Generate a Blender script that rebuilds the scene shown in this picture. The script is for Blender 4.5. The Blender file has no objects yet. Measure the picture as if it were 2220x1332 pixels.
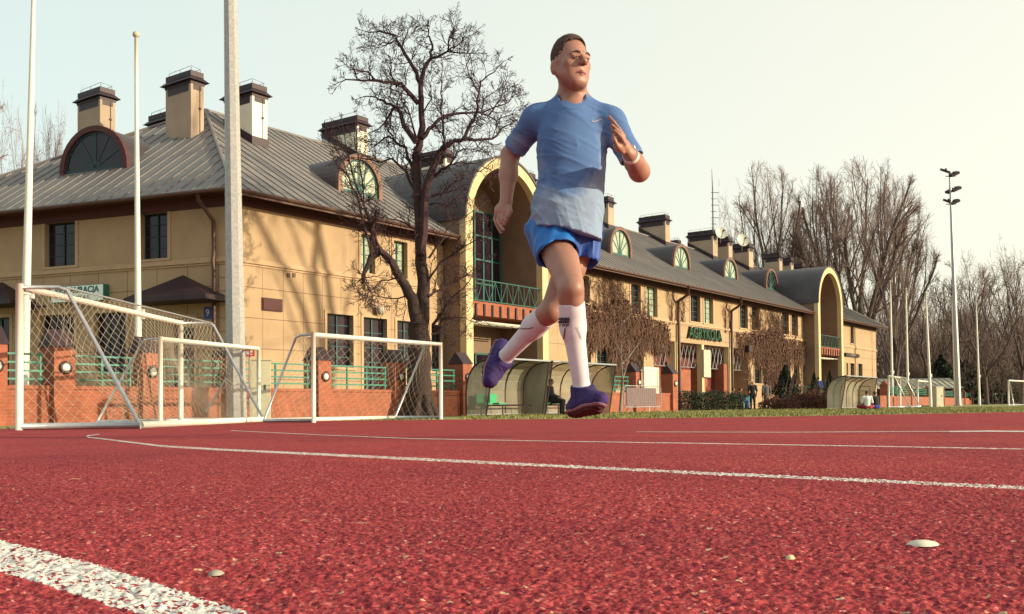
import bpy, math, random
import numpy as np
from mathutils import Vector, Matrix
R = math.radians
# ------------------------------------------------------------------ camera
FPX = 2155.0
cam_d = bpy.data.cameras.new('camera'); cam = bpy.data.objects.new('camera', cam_d)
bpy.context.scene.collection.objects.link(cam); bpy.context.scene.camera = cam
PITCH = math.atan(46 / FPX); ROLL = .009
CF = Vector((0, math.cos(PITCH), math.sin(PITCH))); CR0 = Vector((1, 0, 0)); CU0 = CR0.cross(CF)
CU = CU0 * math.cos(ROLL) + CR0 * math.sin(ROLL); CR = CR0 * math.cos(ROLL) - CU0 * math.sin(ROLL)
CO = Vector((0, 0, .13))
cam.matrix_world = Matrix(((CR.x, CU.x, -CF.x, CO.x), (CR.y, CU.y, -CF.y, CO.y), (CR.z, CU.z, -CF.z, CO.z), (0, 0, 0, 1)))
cam_d.sensor_width = 36; cam_d.lens = 36 * FPX / 2220; cam_d.shift_y = 169 / 2220
cam_d.clip_start = .02; cam_d.clip_end = 3000
# ------------------------------------------------------------------ sky and sun
SUN = Vector((.958, -.287, .27)).normalized()
sc = bpy.context.scene
w = bpy.data.worlds.new('World'); sc.world = w; w.use_nodes = True
nt = w.node_tree; nt.nodes.clear()
sky = nt.nodes.new('ShaderNodeTexSky'); sky.sky_type = 'NISHITA'; sky.sun_disc = False
sky.sun_elevation = math.asin(SUN.z); sky.sun_rotation = math.atan2(SUN.x, SUN.y)
sky.dust_density = 3.0; sky.air_density = 1.0; sky.ozone_density = 1.0
bg = nt.nodes.new('ShaderNodeBackground'); bg.inputs[1].default_value = .05
hz = nt.nodes.new('ShaderNodeBackground')
hz.inputs[1].default_value = .80   # pale haze of a hazy spring evening, creamier towards the sun
tcw = nt.nodes.new('ShaderNodeTexCoord'); dpw = nt.nodes.new('ShaderNodeVectorMath'); dpw.operation = 'DOT_PRODUCT'; dpw.inputs[1].default_value = (.9, .1, -.45)
rpw = nt.nodes.new('ShaderNodeValToRGB'); rpw.color_ramp.elements[0].position = 0; rpw.color_ramp.elements[0].color = (.60, .73, .67, 1)
rpw.color_ramp.elements[1].position = .75; rpw.color_ramp.elements[1].color = (.92, .88, .70, 1)
mpw = nt.nodes.new('ShaderNodeMapRange'); mpw.inputs[1].default_value = -.75; mpw.inputs[2].default_value = .75
nt.links.new(tcw.outputs['Generated'], dpw.inputs[0]); nt.links.new(dpw.outputs['Value'], mpw.inputs[0]); nt.links.new(mpw.outputs[0], rpw.inputs[0]); nt.links.new(rpw.outputs[0], hz.inputs[0])
ad = nt.nodes.new('ShaderNodeAddShader'); wo = nt.nodes.new('ShaderNodeOutputWorld')
nt.links.new(sky.outputs[0], bg.inputs[0]); nt.links.new(bg.outputs[0], ad.inputs[0])
nt.links.new(hz.outputs[0], ad.inputs[1]); nt.links.new(ad.outputs[0], wo.inputs[0])
sl = bpy.data.lights.new('sun', 'SUN'); sl.energy = 5.0; sl.angle = R(.6); sl.color = (1, .90, .62)
so = bpy.data.objects.new('sun', sl); sc.collection.objects.link(so)
so.rotation_euler = SUN.to_track_quat('Z', 'Y').to_euler()
sc.view_settings.view_transform = 'Standard'; sc.view_settings.look = 'None'
sc.view_settings.exposure = .28; sc.view_settings.gamma = 1
sc.cycles.max_bounces = 6
# ------------------------------------------------------------------ pixel measuring helpers (photo is 2220 x 1332)
def ray(px, py): return CF + CR * ((px - 1110) / FPX) + CU * ((835 - py) / FPX)
def P(px, py, Y):
    d = ray(px, py); return CO + d * ((Y - CO.y) / d.y)
def zt(Y):
    s = min(max((Y - 3.5) / 12.5, 0), 1); return -.2 * s * s * (3 - 2 * s)
def G(px, py):
    d = ray(px, py); t = .3
    for i in range(60):
        if d.z >= -1e-5: break
        p = CO + d * t; t2 = (zt(p.y) - CO.z) / d.z; t = t * .5 + t2 * .5
    return CO + d * t
def GX(px, Y):   # ground point under pixel column at depth Y
    p = P(px, 880, Y); return Vector((p.x, Y, zt(Y)))
# ------------------------------------------------------------------ object helpers
COL = sc.collection
def tag(o, label=None, cat=None, group=None, kind=None):
    if label: o['label'] = label
    if cat: o['category'] = cat
    if group: o['group'] = group
    if kind: o['kind'] = kind
    return o
def empty(name, loc, rz=0, label=None, cat=None, group=None):
    o = bpy.data.objects.new(name, None); COL.objects.link(o); o.location = loc; o.rotation_euler = (0, 0, rz)
    return tag(o, label, cat, group)
class MB:
    def __init__(s): s.v = []; s.f = []; s.mi = []
    def add(s, vs, fs, mi=0):
        b = len(s.v); s.v += [tuple(p) for p in vs]; s.f += [tuple(b + i for i in f) for f in fs]; s.mi += [mi] * len(fs); return s
    def box(s, x0, x1, y0, y1, z0, z1, M=None, mi=0):
        vs = [Vector((x, y, z)) for z in (z0, z1) for x, y in ((x0, y0), (x1, y0), (x1, y1), (x0, y1))]
        if M is not None: vs = [M @ p for p in vs]
        return s.add(vs, [(3, 2, 1, 0), (4, 5, 6, 7), (0, 1, 5, 4), (1, 2, 6, 5), (2, 3, 7, 6), (3, 0, 4, 7)], mi)
    def quad(s, *p, mi=0): return s.add(p, [tuple(range(len(p)))], mi)
    def path(s, pts, rad, n=6, cap=True, mi=0):
        pts = [Vector(p) for p in pts]; b = len(s.v); m = len(pts); ref = None
        if not hasattr(rad, '__len__'): rad = [rad] * m
        for i, p in enumerate(pts):
            d = (pts[min(i + 1, m - 1)] - pts[max(i - 1, 0)])
            if d.length < 1e-9: d = Vector((0, 0, 1))
            d.normalize()
            if ref is None: ref = Vector((1, 0, 0)) if abs(d.x) < .8 else Vector((0, 1, 0))
            a = d.cross(ref)
            if a.length < 1e-4: a = d.cross(Vector((.3, .5, .8)))
            a.normalize(); c = a.cross(d); ref = c
            for k in range(n):
                t = 2 * math.pi * k / n; q = p + (a * math.cos(t) + c * math.sin(t)) * rad[i]; s.v.append((q.x, q.y, q.z))
        for i in range(m - 1):
            for k in range(n):
                k2 = (k + 1) % n; s.f.append((b + i * n + k, b + i * n + k2, b + (i + 1) * n + k2, b + (i + 1) * n + k)); s.mi.append(mi)
        if cap:
            s.f.append(tuple(b + k for k in range(n))); s.f.append(tuple(b + (m - 1) * n + k for k in range(n - 1, -1, -1))); s.mi += [mi, mi]
        return s
    def prism(s, poly, a, b, fn, mi=0):   # polygon (2D) extruded from a to b; fn(u, v, w) -> 3D
        n = len(poly); vs = [fn(u, v, a) for u, v in poly] + [fn(u, v, b) for u, v in poly]
        fs = [tuple(range(n - 1, -1, -1)), tuple(range(n, 2 * n))] + [(i, (i + 1) % n, n + (i + 1) % n, n + i) for i in range(n)]
        return s.add(vs, fs, mi)
    def band(s, inner, outer, a, b, fn, mi=0):   # open strip between two polylines, extruded
        n = len(inner); vs = [fn(u, v, w_) for w_ in (a, b) for L in (inner, outer) for u, v in L]; fs = []
        for i in range(n - 1):
            A, B, Cc, D = i, i + 1, n + i + 1, n + i
            fs += [(A, B, Cc, D), (2 * n + D, 2 * n + Cc, 2 * n + B, 2 * n + A), (A, 2 * n + A, 2 * n + B, B), (D, Cc, 2 * n + Cc, 2 * n + D)]
        fs += [(0, n, 3 * n, 2 * n), (n - 1, 3 * n - 1, 4 * n - 1, 2 * n - 1)]
        return s.add(vs, fs, mi)
    def lathe(s, prof, o=(0, 0, 0), n=12, mi=0):   # profile (r, z)
        b = len(s.v); o = Vector(o)
        for r, z in prof:
            for k in range(n):
                t = 2 * math.pi * k / n; s.v.append((o.x + r * math.cos(t), o.y + r * math.sin(t), o.z + z))
        for i in range(len(prof) - 1):
            for k in range(n):
                k2 = (k + 1) % n; s.f.append((b + i * n + k, b + i * n + k2, b + (i + 1) * n + k2, b + (i + 1) * n + k)); s.mi.append(mi)
        s.f.append(tuple(b + k for k in range(n - 1, -1, -1))); s.f.append(tuple(b + (len(prof) - 1) * n + k for k in range(n))); s.mi += [mi, mi]
        return s
    def build(s, name, mats, parent=None, smooth=False, label=None):
        me = bpy.data.meshes.new(name); me.from_pydata(s.v, [], s.f)
        if not isinstance(mats, (list, tuple)): mats = [mats]
        for m in mats: me.materials.append(m)
        if len(mats) > 1: me.polygons.foreach_set('material_index', s.mi)
        if smooth: me.polygons.foreach_set('use_smooth', [True] * len(me.polygons))
        me.update(); o = bpy.data.objects.new(name, me); COL.objects.link(o)
        if parent: o.parent = parent
        if label: o['label'] = label
        return o
def copy_tree(o, parent=None):
    c = o.copy(); COL.objects.link(c); c.parent = parent
    for ch in list(o.children): copy_tree(ch, c)
    return c
def local(mb, loc, rz=0):   # move world-space verts of mb into the local frame of an empty at loc, rz
    c, s = math.cos(-rz), math.sin(-rz); L = Vector(loc)
    mb.v = [((x - L.x) * c - (y - L.y) * s, (x - L.x) * s + (y - L.y) * c, z - L.z) for x, y, z in mb.v]; return mb
# ------------------------------------------------------------------ materials
def mat(name, col, rough=.8, var=.15, scale=3., metal=0, bump=0., bscale=40., alpha=1, spec=.5, stretch=(1, 1, 1), trans=0, coord='Object', col2=None):
    m = bpy.data.materials.new(name); m.use_nodes = True; t = m.node_tree; N = t.nodes; L = t.links
    b = N['Principled BSDF']; b.inputs['Roughness'].default_value = rough; b.inputs['Metallic'].default_value = metal
    b.inputs['Specular IOR Level'].default_value = spec
    tc = N.new('ShaderNodeTexCoord'); mp = N.new('ShaderNodeMapping'); mp.inputs['Scale'].default_value = stretch
    L.new(tc.outputs[coord], mp.inputs[0])
    n = N.new('ShaderNodeTexNoise'); n.inputs['Scale'].default_value = scale; n.inputs['Detail'].default_value = 8; n.inputs['Roughness'].default_value = .65
    L.new(mp.outputs[0], n.inputs[0])
    r = N.new('ShaderNodeValToRGB'); r.color_ramp.elements[0].position = .3; r.color_ramp.elements[1].position = .7
    c2 = col2 or tuple(min(1, c * (1 + var)) for c in col)
    c1 = col if col2 else tuple(c * (1 - var) for c in col)
    r.color_ramp.elements[0].color = (*c1, 1); r.color_ramp.elements[1].color = (*c2, 1)
    L.new(n.outputs[0], r.inputs[0]); L.new(r.outputs[0], b.inputs['Base Color'])
    m['ramp'] = r.name
    if bump:
        n2 = N.new('ShaderNodeTexNoise'); n2.inputs['Scale'].default_value = bscale; n2.inputs['Detail'].default_value = 6
        L.new(mp.outputs[0], n2.inputs[0]); bp = N.new('ShaderNodeBump'); bp.inputs['Strength'].default_value = bump; bp.inputs['Distance'].default_value = .02
        L.new(n2.outputs[0], bp.inputs['Height']); L.new(bp.outputs[0], b.inputs['Normal'])
    if alpha < 1: b.inputs['Alpha'].default_value = alpha
    if trans: b.inputs['Transmission Weight'].default_value = trans
    return m
def hook(m):   # (nodes, links, principled, socket that carries the base colour)
    N = m.node_tree.nodes; L = m.node_tree.links; b = N['Principled BSDF']; return N, L, b, b.inputs['Base Color'].links[0].from_socket
def math_n(N, L, op, a, b=None, c=None):
    n = N.new('ShaderNodeMath'); n.operation = op
    for i, x in enumerate((a, b, c)):
        if x is None: continue
        if isinstance(x, (int, float)): n.inputs[i].default_value = x
        else: L.new(x, n.inputs[i])
    return n.outputs[0]
def mixc(N, L, fac, a, b, mode='MIX'):
    n = N.new('ShaderNodeMix'); n.data_type = 'RGBA'; n.blend_type = mode
    if isinstance(fac, (int, float)): n.inputs[0].default_value = fac
    else: L.new(fac, n.inputs[0])
    for i, x in ((6, a), (7, b)):
        if isinstance(x, tuple): n.inputs[i].default_value = (*x, 1) if len(x) == 3 else x
        else: L.new(x, n.inputs[i])
    return n.outputs[2]
def brick_mat(name, c1, c2, mortar, axes='xz'):
    m = mat(name, c1, .9, .25, 1.2); N, L, b, s0 = hook(m)
    tc = N.new('ShaderNodeTexCoord'); sp = N.new('ShaderNodeSeparateXYZ'); cb = N.new('ShaderNodeCombineXYZ'); L.new(tc.outputs['Object'], sp.inputs[0])
    sx = math_n(N, L, 'ADD', sp.outputs[0], sp.outputs[1])
    L.new(sx, cb.inputs[0]); L.new(sp.outputs[2], cb.inputs[1])
    br = N.new('ShaderNodeTexBrick'); br.inputs['Scale'].default_value = 1; br.inputs['Brick Width'].default_value = .26; br.inputs['Row Height'].default_value = .077
    br.inputs['Mortar Size'].default_value = .008; br.inputs['Color1'].default_value = (*c1, 1); br.inputs['Color2'].default_value = (*c2, 1); br.inputs['Mortar'].default_value = (*mortar, 1)
    L.new(cb.outputs[0], br.inputs[0])
    n = N.new('ShaderNodeTexNoise'); n.inputs['Scale'].default_value = 2.3; n.inputs['Detail'].default_value = 5
    r = N.new('ShaderNodeValToRGB'); r.color_ramp.elements[0].position = .35; r.color_ramp.elements[1].position = .8
    r.color_ramp.elements[0].color = (.75, .75, .75, 1); r.color_ramp.elements[1].color = (1.15, 1.1, 1.1, 1)
    L.new(tc.outputs['Object'], n.inputs[0]); L.new(n.outputs[0], r.inputs[0])
    L.new(mixc(N, L, 1., br.outputs[0], r.outputs[0], 'MULTIPLY'), b.inputs['Base Color'])
    bp = N.new('ShaderNodeBump'); bp.inputs['Strength'].default_value = .5; bp.inputs['Distance'].default_value = .01
    L.new(br.outputs['Fac'], bp.inputs['Height']); bp.invert = True; L.new(bp.outputs[0], b.inputs['Normal'])
    return m
M = {}
M['track'] = None
M['stucco'] = mat('stucco', (.42, .285, .17), .9, .1, .8, bump=.15, bscale=60, col2=(.345, .22, .13))
M['trim'] = mat('trim plaster', (.43, .28, .17), .85, .1, 2.)
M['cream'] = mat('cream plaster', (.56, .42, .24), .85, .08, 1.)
M['chim'] = mat('chimney render', (.36, .26, .19), .9, .16, .7)
M['chimw'] = mat('white chimney render', (.72, .66, .54), .9, .1, .7)
M['tin'] = mat('dark sheet metal', (.032, .013, .018), .55, .35, 2., metal=.2)
M['roof'] = mat('standing seam zinc', (.125, .108, .108), .65, .28, .35, metal=.05, col2=(.205, .175, .162), bump=.08, bscale=5)
M['vault'] = mat('dark vault sheet', (.065, .05, .055), .5, .3, .35, metal=.3)
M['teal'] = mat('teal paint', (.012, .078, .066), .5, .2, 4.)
M['recess'] = mat('shaded porch plaster', (.20, .125, .085), .9, .15, 1.2)  # brown plaster, darker than the stucco; recess shade is put into the colour
M['tealdark'] = mat('shaded teal paint', (.010, .035, .04), .6, .2, 4.)  # darker copy of the teal, the left front's shade put into its colour
M['glass'] = mat('window glass', (.02, .010, .018), .12, .5, 1.5, spec=.35)
M['skyglass'] = mat('painted sky reflection glass', (.33, .36, .27), .3, .3, 2.5, spec=.8)  # pale pane colour stands in for the sky reflected in the glass
M['dark'] = mat('dark interior', (.03, .012, .016), .9, .3, 2.)
M['maroon'] = mat('maroon boards', (.075, .018, .018), .75, .3, 2., stretch=(.2, .2, 4))
M['copper'] = mat('copper edging', (.15, .075, .055), .5, .3, 3., metal=.4)
M['pipe'] = mat('brown downpipe', (.09, .04, .03), .5, .25, 5., metal=.3)
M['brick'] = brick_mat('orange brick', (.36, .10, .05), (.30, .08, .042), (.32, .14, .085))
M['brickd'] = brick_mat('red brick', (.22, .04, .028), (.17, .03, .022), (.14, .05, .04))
M['white'] = mat('white paint', (.66, .62, .55), .45, .08, 5., spec=.5)
M['galv'] = mat('galvanised steel', (.36, .34, .33), .5, .22, 14., metal=.35, bump=.2, bscale=30)
M['alu'] = mat('aluminium tube', (.42, .42, .44), .35, .15, 8., metal=.6)
M['net'] = mat('net cord', (.42, .34, .26), .9, .15, 9.)
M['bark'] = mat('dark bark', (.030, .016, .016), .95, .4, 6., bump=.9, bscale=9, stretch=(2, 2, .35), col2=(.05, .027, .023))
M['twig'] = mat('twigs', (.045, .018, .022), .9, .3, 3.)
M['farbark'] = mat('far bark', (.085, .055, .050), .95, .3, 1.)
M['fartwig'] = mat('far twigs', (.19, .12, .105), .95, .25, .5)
M['vine'] = mat('dead vine', (.13, .065, .045), .95, .35, 1.5)
M['vined'] = mat('dead leaves', (.135, .062, .045), .95, .4, 2.)
M['grass'] = mat('grass blades', (.20, .185, .055), .9, .3, 1.)
M['green'] = mat('dark evergreen', (.02, .03, .016), .9, .4, 4.)
M['bush'] = mat('brown bush', (.09, .03, .022), .95, .4, 3.)
M['redpaint'] = mat('red paint', (.5, .02, .03), .5, .1, 3.)
M['blue'] = mat('blue enamel', (.02, .04, .25), .4, .1, 3.)
M['black'] = mat('black', (.012, .012, .012), .6, .2, 3.)
M['poly'] = mat('milky polycarbonate', (.25, .225, .17), .35, .25, 1.2, trans=.0, alpha=.78)
M['greenseat'] = mat('green seat plastic', (.03, .30, .13), .4, .1, 3.)
M['concrete'] = mat('concrete', (.45, .40, .32), .9, .15, 3.)
# stucco with scored joints on the ground floor
def stucco_joint():
    m = mat('scored stucco', (.42, .285, .17), .9, .1, .8, bump=.15, bscale=60, col2=(.345, .22, .13)); N, L, b, s0 = hook(m)
    tc = N.new('ShaderNodeTexCoord'); sp = N.new('ShaderNodeSeparateXYZ'); L.new(tc.outputs['Object'], sp.inputs[0])
    u = math_n(N, L, 'ADD', sp.outputs[0], sp.outputs[1]); u = math_n(N, L, 'ADD', u, 50.)
    fu = math_n(N, L, 'MODULO', u, .988); fv = math_n(N, L, 'MODULO', math_n(N, L, 'ADD', sp.outputs[2], 21.72), 1.1)
    a = math_n(N, L, 'LESS_THAN', fu, .022); c = math_n(N, L, 'LESS_THAN', fv, .03); j = math_n(N, L, 'MAXIMUM', a, c)
    L.new(mixc(N, L, math_n(N, L, 'MULTIPLY', j, .8), s0, (.14, .06, .04)), b.inputs['Base Color'])
    return m
M['joint'] = stucco_joint()
def track_mat(name, worn=False):
    m = bpy.data.materials.new(name); m.use_nodes = True; t = m.node_tree; N = t.nodes; L = t.links; b = N['Principled BSDF']
    tc = N.new('ShaderNodeTexCoord')
    def vor(s, seed):
        v = N.new('ShaderNodeTexVoronoi'); v.inputs['Scale'].default_value = s
        mp = N.new('ShaderNodeMapping'); mp.inputs['Location'].default_value = (seed, seed * .7, 0); L.new(tc.outputs['Object'], mp.inputs[0])
        L.new(mp.outputs[0], v.inputs[0]); return v
    def noi(s, d=3, seed=0):
        n = N.new('ShaderNodeTexNoise'); n.inputs['Scale'].default_value = s; n.inputs['Detail'].default_value = d; n.inputs['Roughness'].default_value = .6
        mp = N.new('ShaderNodeMapping'); mp.inputs['Location'].default_value = (seed, 0, 0); L.new(tc.outputs['Object'], mp.inputs[0]); L.new(mp.outputs[0], n.inputs[0]); return n.outputs[0]
    def ramp(x, els):
        r = N.new('ShaderNodeValToRGB'); e = r.color_ramp.elements
        e[0].position = els[0][0]; e[0].color = (*els[0][1], 1); e[1].position = els[-1][0]; e[1].color = (*els[-1][1], 1)
        for p, c in els[1:-1]: k = e.new(p); k.color = (*c, 1)
        L.new(x, r.inputs[0]); return r.outputs[0]
    v = vor(330, 0); v2 = vor(210, 4.)
    sp = N.new('ShaderNodeSeparateColor'); L.new(v.outputs['Color'], sp.inputs[0])
    sp2 = N.new('ShaderNodeSeparateColor'); L.new(v2.outputs['Color'], sp2.inputs[0])
    g = ramp(sp.outputs[0], [(0, (.18, .022, .034)), (.3, (.27, .038, .046)), (.7, (.345, .056, .061)), (.95, (.42, .09, .085)), (1, (.56, .22, .18))])
    dk = ramp(noi(150, 2), [(.30, (.4, .35, .45)), (.42, (1, 1, 1))])
    c = mixc(N, L, 1., g, dk, 'MULTIPLY')
    big = ramp(noi(1.3, 4, 3), [(.3, (.82, .80, .84)), (.7, (1.15, 1.1, 1.05))])
    c = mixc(N, L, 1., c, big, 'MULTIPLY')
    mid = ramp(noi(28, 4, 9), [(.35, (.85, .82, .86)), (.65, (1.1, 1.08, 1.06))])
    c = mixc(N, L, 1., c, mid, 'MULTIPLY')
    dust = math_n(N, L, 'GREATER_THAN', sp2.outputs[1], .997)
    c = mixc(N, L, math_n(N, L, 'MULTIPLY', dust, .7), c, (.6, .45, .28))
    if worn:
        w1 = math_n(N, L, 'ADD', math_n(N, L, 'MULTIPLY', sp.outputs[1], .55), math_n(N, L, 'MULTIPLY', noi(60, 5, 2), .9))
        if worn == 2: w1 = math_n(N, L, 'SUBTRACT', w1, math_n(N, L, 'MULTIPLY', noi(3, 3, 5), .28))
        pm = math_n(N, L, 'GREATER_THAN', w1, .56 if worn == 1 else .52)
        c = mixc(N, L, pm, c, ramp(sp2.outputs[0], [(0, (.5, .46, .44)), (1, (.78, .73, .66))]))
    L.new(c, b.inputs['Base Color']); b.inputs['Roughness'].default_value = .85; b.inputs['Specular IOR Level'].default_value = .04
    h = math_n(N, L, 'ADD', math_n(N, L, 'MULTIPLY', sp.outputs[2], .5), noi(160, 3))
    bp = N.new('ShaderNodeBump'); bp.inputs['Strength'].default_value = .7; bp.inputs['Distance'].default_value = .003
    L.new(h, bp.inputs['Height']); L.new(bp.outputs[0], b.inputs['Normal'])
    return m
M['track'] = track_mat('red rubber granules'); M['line'] = track_mat('worn white line paint', 1); M['line2'] = track_mat('very worn line paint', 2)
M['ground'] = mat('turf ground', (.18, .165, .055), .95, .3, .6, bump=.4, bscale=20, col2=(.26, .25, .08))
# ------------------------------------------------------------------ ground
def Yedge(X):
    pts = [(-400, 12), (-40, 13), (-14, 15.5), (-10, 17), (-6.9, 23), (-4, 25.3), (-1.3, 25.6), (2.1, 24.6), (7, 26), (16.6, 32), (40, 47), (100, 85), (400, 200)]
    for (a, b), (c, d) in zip(pts, pts[1:]):
        if a <= X <= c: return b + (d - b) * (X - a) / (c - a)
    return 200
rowsY = [-80, -30, -10, -3, 0, 1, 2, 3] + [3.25 + .25 * i for i in range(53)] + [17, 20, 26, 35, 50, 80, 130, 250, 500, 1000, 1500]
mb = MB(); xs = [-1500, -400, -100, -30, -10, 0, 10, 30, 100, 400, 1500]
vs = [(x, y, zt(y) - .004) for y in rowsY for x in xs]; n = len(xs)
mb.add(vs, [(j * n + i, j * n + i + 1, (j + 1) * n + i + 1, (j + 1) * n + i) for j in range(len(rowsY) - 1) for i in range(n - 1)])
tag(mb.build('ground', M['ground'], smooth=True), kind='structure')
mb = MB(); xs = [-400, -200, -100, -60, -40, -25, -18] + [-14 + .5 * i for i in range(73)] + []; n = len(xs)
ry = [-60, -20, -5, 0, 1, 2, 3] + [3.25 + .25 * i for i in range(35)]; rt = [i / 14 for i in range(1, 15)]
vs = []
for y in ry: vs += [(x, y, zt(y)) for x in xs]
for t in rt: vs += [(x, 11.75 + (Yedge(x) - 11.75) * t, zt(11.75 + (Yedge(x) - 11.75) * t)) for x in xs]
m_ = len(ry) + len(rt)
mb.add(vs, [(j * n + i, j * n + i + 1, (j + 1) * n + i + 1, (j + 1) * n + i) for j in range(m_ - 1) for i in range(n - 1)])
tag(mb.build('running_track', M['track'], smooth=True), kind='structure')
def lane_line(up, lo, mt, name='lane_line'):
    mb = MB(); A = []; B = []
    for i in range(len(up) - 1):
        for k in range(12):
            t = k / 12
            A.append(G(*(up[i][j] * (1 - t) + up[i + 1][j] * t for j in (0, 1)))); B.append(G(*(lo[i][j] * (1 - t) + lo[i + 1][j] * t for j in (0, 1))))
    A.append(G(*up[-1])); B.append(G(*lo[-1])); off = Vector((0, 0, .0012)); m = len(A)
    mb.add([p + off for p in A] + [p + off for p in B], [(i, i + 1, m + i + 1, m + i) for i in range(m - 1)])
    return tag(mb.build(name, mt), kind='structure')
def px_line(pts, h0, h1, mt):
    n = len(pts) - 1; up = []; lo = []
    for i, (x, y) in enumerate(pts):
        h = h0 + (h1 - h0) * i / n; up.append((x, y - h / 2)); lo.append((x, y + h / 2))
    lane_line(up, lo, mt)
lane_line([(-700, 996), (0, 1178), (250, 1243), (1100, 1464)], [(-700, 1024), (0, 1246), (240, 1322), (900, 1531)], M['line'])
px_line([(212, 951), (260, 957), (350, 968), (460, 975), (700, 987), (950, 1000), (1200, 1013), (1500, 1028), (1860, 1045), (2300, 1066), (3200, 1110), (5000, 1198)], 2.2, 11, M['line2'])
px_line([(212, 951), (192, 949), (188, 946.5), (196, 944.5), (216, 942)], 2.2, 1.2, M['line'])
px_line([(500, 934), (700, 944), (900, 952), (1200, 957.5), (1500, 962), (1900, 969), (2300, 977), (4000, 1005)], 1.0, 2.4, M['line2'])
px_line([(1380, 937), (1700, 938), (2060, 936)], 1, 1.4, M['line2'])
px_line([(2058, 936.5), (2140, 935.5), (2300, 937)], 2.4, 2.8, M['line'])
def relief_patch():
    rs = np.random.RandomState(3); LT = rs.rand(512, 512).astype(np.float32)
    def n2(x, y):
        xi, yi = np.floor(x).astype(int), np.floor(y).astype(int); fx, fy = x - xi, y - yi; fx, fy = fx * fx * (3 - 2 * fx), fy * fy * (3 - 2 * fy)
        g = lambda a, b: LT[(xi + a) % 512, (yi + b) % 512]
        return (g(0, 0) * (1 - fx) + g(1, 0) * fx) * (1 - fy) + (g(0, 1) * (1 - fx) + g(1, 1) * fx) * fy
    nr, nc = 560, 720; Y = .48 * np.exp(np.arange(nr) / nr * math.log(3.45 / .48)); U = np.linspace(-.60, .58, nc); YY, UU = np.meshgrid(Y, U, indexing='ij'); XX = UU * YY
    h = n2(XX * 230 + 40, YY * 230) * .62 + n2(XX * 430, YY * 430 + 77) * .38; h = np.clip((h - .28) * 1.9, 0, 1); fade = np.clip((3.35 - YY) / 1.3, 0, 1); fade *= np.clip((YY - .48) * 30, 0, 1)
    Z = .0016 + .0026 * h * fade - .0005 * (1 - fade); Z[-1] = -.001; Z[0] = -.001
    co = np.stack([XX, YY, Z], -1).reshape(-1, 3); i = np.arange((nr - 1) * (nc - 1)); rr, cc = i // (nc - 1), i % (nc - 1); a = rr * nc + cc; F = np.stack([a, a + 1, a + nc + 1, a + nc], 1); cen = co[F].mean(1)
    def inpoly2(px, py, poly):
        c = np.zeros(len(px), bool)
        for (x0, y0), (x1, y1) in zip(poly, poly[1:] + poly[:1]): m = (y0 > py) != (y1 > py); c ^= m & (px < (x1 - x0) * (py - y0) / ((y1 - y0) or 1e-9) + x0)
        return c
    lab = np.zeros(len(F), int)
    def flat(l): return [(G(*p).x, G(*p).y) for p in l]
    l1u, l1l = [(-260, 1108), (0, 1178), (250, 1243), (550, 1345), (760, 1420)], [(-260, 1160), (0, 1246), (240, 1322), (330, 1350), (520, 1420)]
    l3 = [(1300, 958.5, 1.4), (1500, 962, 1.5), (1900, 969, 1.8), (2300, 977, 2.1)]
    l2 = [(350, 968, 3.4), (460, 975, 4), (700, 987, 5), (950, 1000, 6), (1200, 1013, 5.6), (1500, 1028, 6), (1860, 1045, 6.6), (2300, 1066, 7.4)]
    lab[inpoly2(cen[:, 0], cen[:, 1], flat(l1u) + flat(l1l)[::-1])] = 1
    lab[inpoly2(cen[:, 0], cen[:, 1], flat([(x, y - w_ / 2) for x, y, w_ in l2]) + flat([(x, y + w_ / 2) for x, y, w_ in l2])[::-1])] = 2
    lab[inpoly2(cen[:, 0], cen[:, 1], flat([(x, y - w_ / 2) for x, y, w_ in l3]) + flat([(x, y + w_ / 2) for x, y, w_ in l3])[::-1])] = 2
    for k, nm, mt in ((0, 'running_track', M['track']), (1, 'lane_line', M['line']), (2, 'lane_line', M['line2'])):
        f = F[lab == k]; use, inv = np.unique(f, return_inverse=True); inv = inv.reshape(f.shape); me = bpy.data.meshes.new(nm); me.vertices.add(len(use)); me.vertices.foreach_set('co', co[use].astype(np.float32).ravel())
        me.loops.add(f.size); me.loops.foreach_set('vertex_index', inv.ravel().astype(np.int32)); me.polygons.add(len(f)); me.polygons.foreach_set('loop_start', np.arange(0, f.size, 4, dtype=np.int32)); me.polygons.foreach_set('loop_total', np.full(len(f), 4, np.int32)); me.update(calc_edges=True)
        me.polygons.foreach_set('use_smooth', [True] * len(f)); me.materials.append(mt); o = bpy.data.objects.new(nm, me); COL.objects.link(o); tag(o, kind='structure')
relief_patch()
rg = random.Random(5)
def pebble(px, py, wpx, hpx, name, label, cat, col, flat=.5):
    p = G(px, py); s = p.y / FPX; w_ = wpx * s / 2; mb = MB(); N1, N2 = 14, 5
    for j in range(N2):
        a = math.pi / 2 * j / (N2 - 1); mb.v += [(w_ * math.cos(a) * (1 + .12 * math.sin(3 * t + 1)) * math.cos(t), w_ * flat * 1.6 * math.cos(a) * math.sin(t) * (1 + .1 * math.sin(2 * t)), hpx * s * .8 * math.sin(a)) for t in [2 * math.pi * k / N1 for k in range(N1)]]
    mb.f = [(j * N1 + k, j * N1 + (k + 1) % N1, (j + 1) * N1 + (k + 1) % N1, (j + 1) * N1 + k) for j in range(N2 - 1) for k in range(N1)] + [tuple((N2 - 1) * N1 + k for k in range(N1))]; mb.mi = [0] * len(mb.f)
    o = mb.build(name, mat(name + ' stone', col, .7, .1, 60), smooth=True); o.location = p + Vector((0, 0, .0032)); tag(o, label, cat); return o
pebble(2000, 1190, 66, 14, 'pebble', 'flat white oval pebble lying on the red track at right', 'pebble', (.58, .52, .40))
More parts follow.
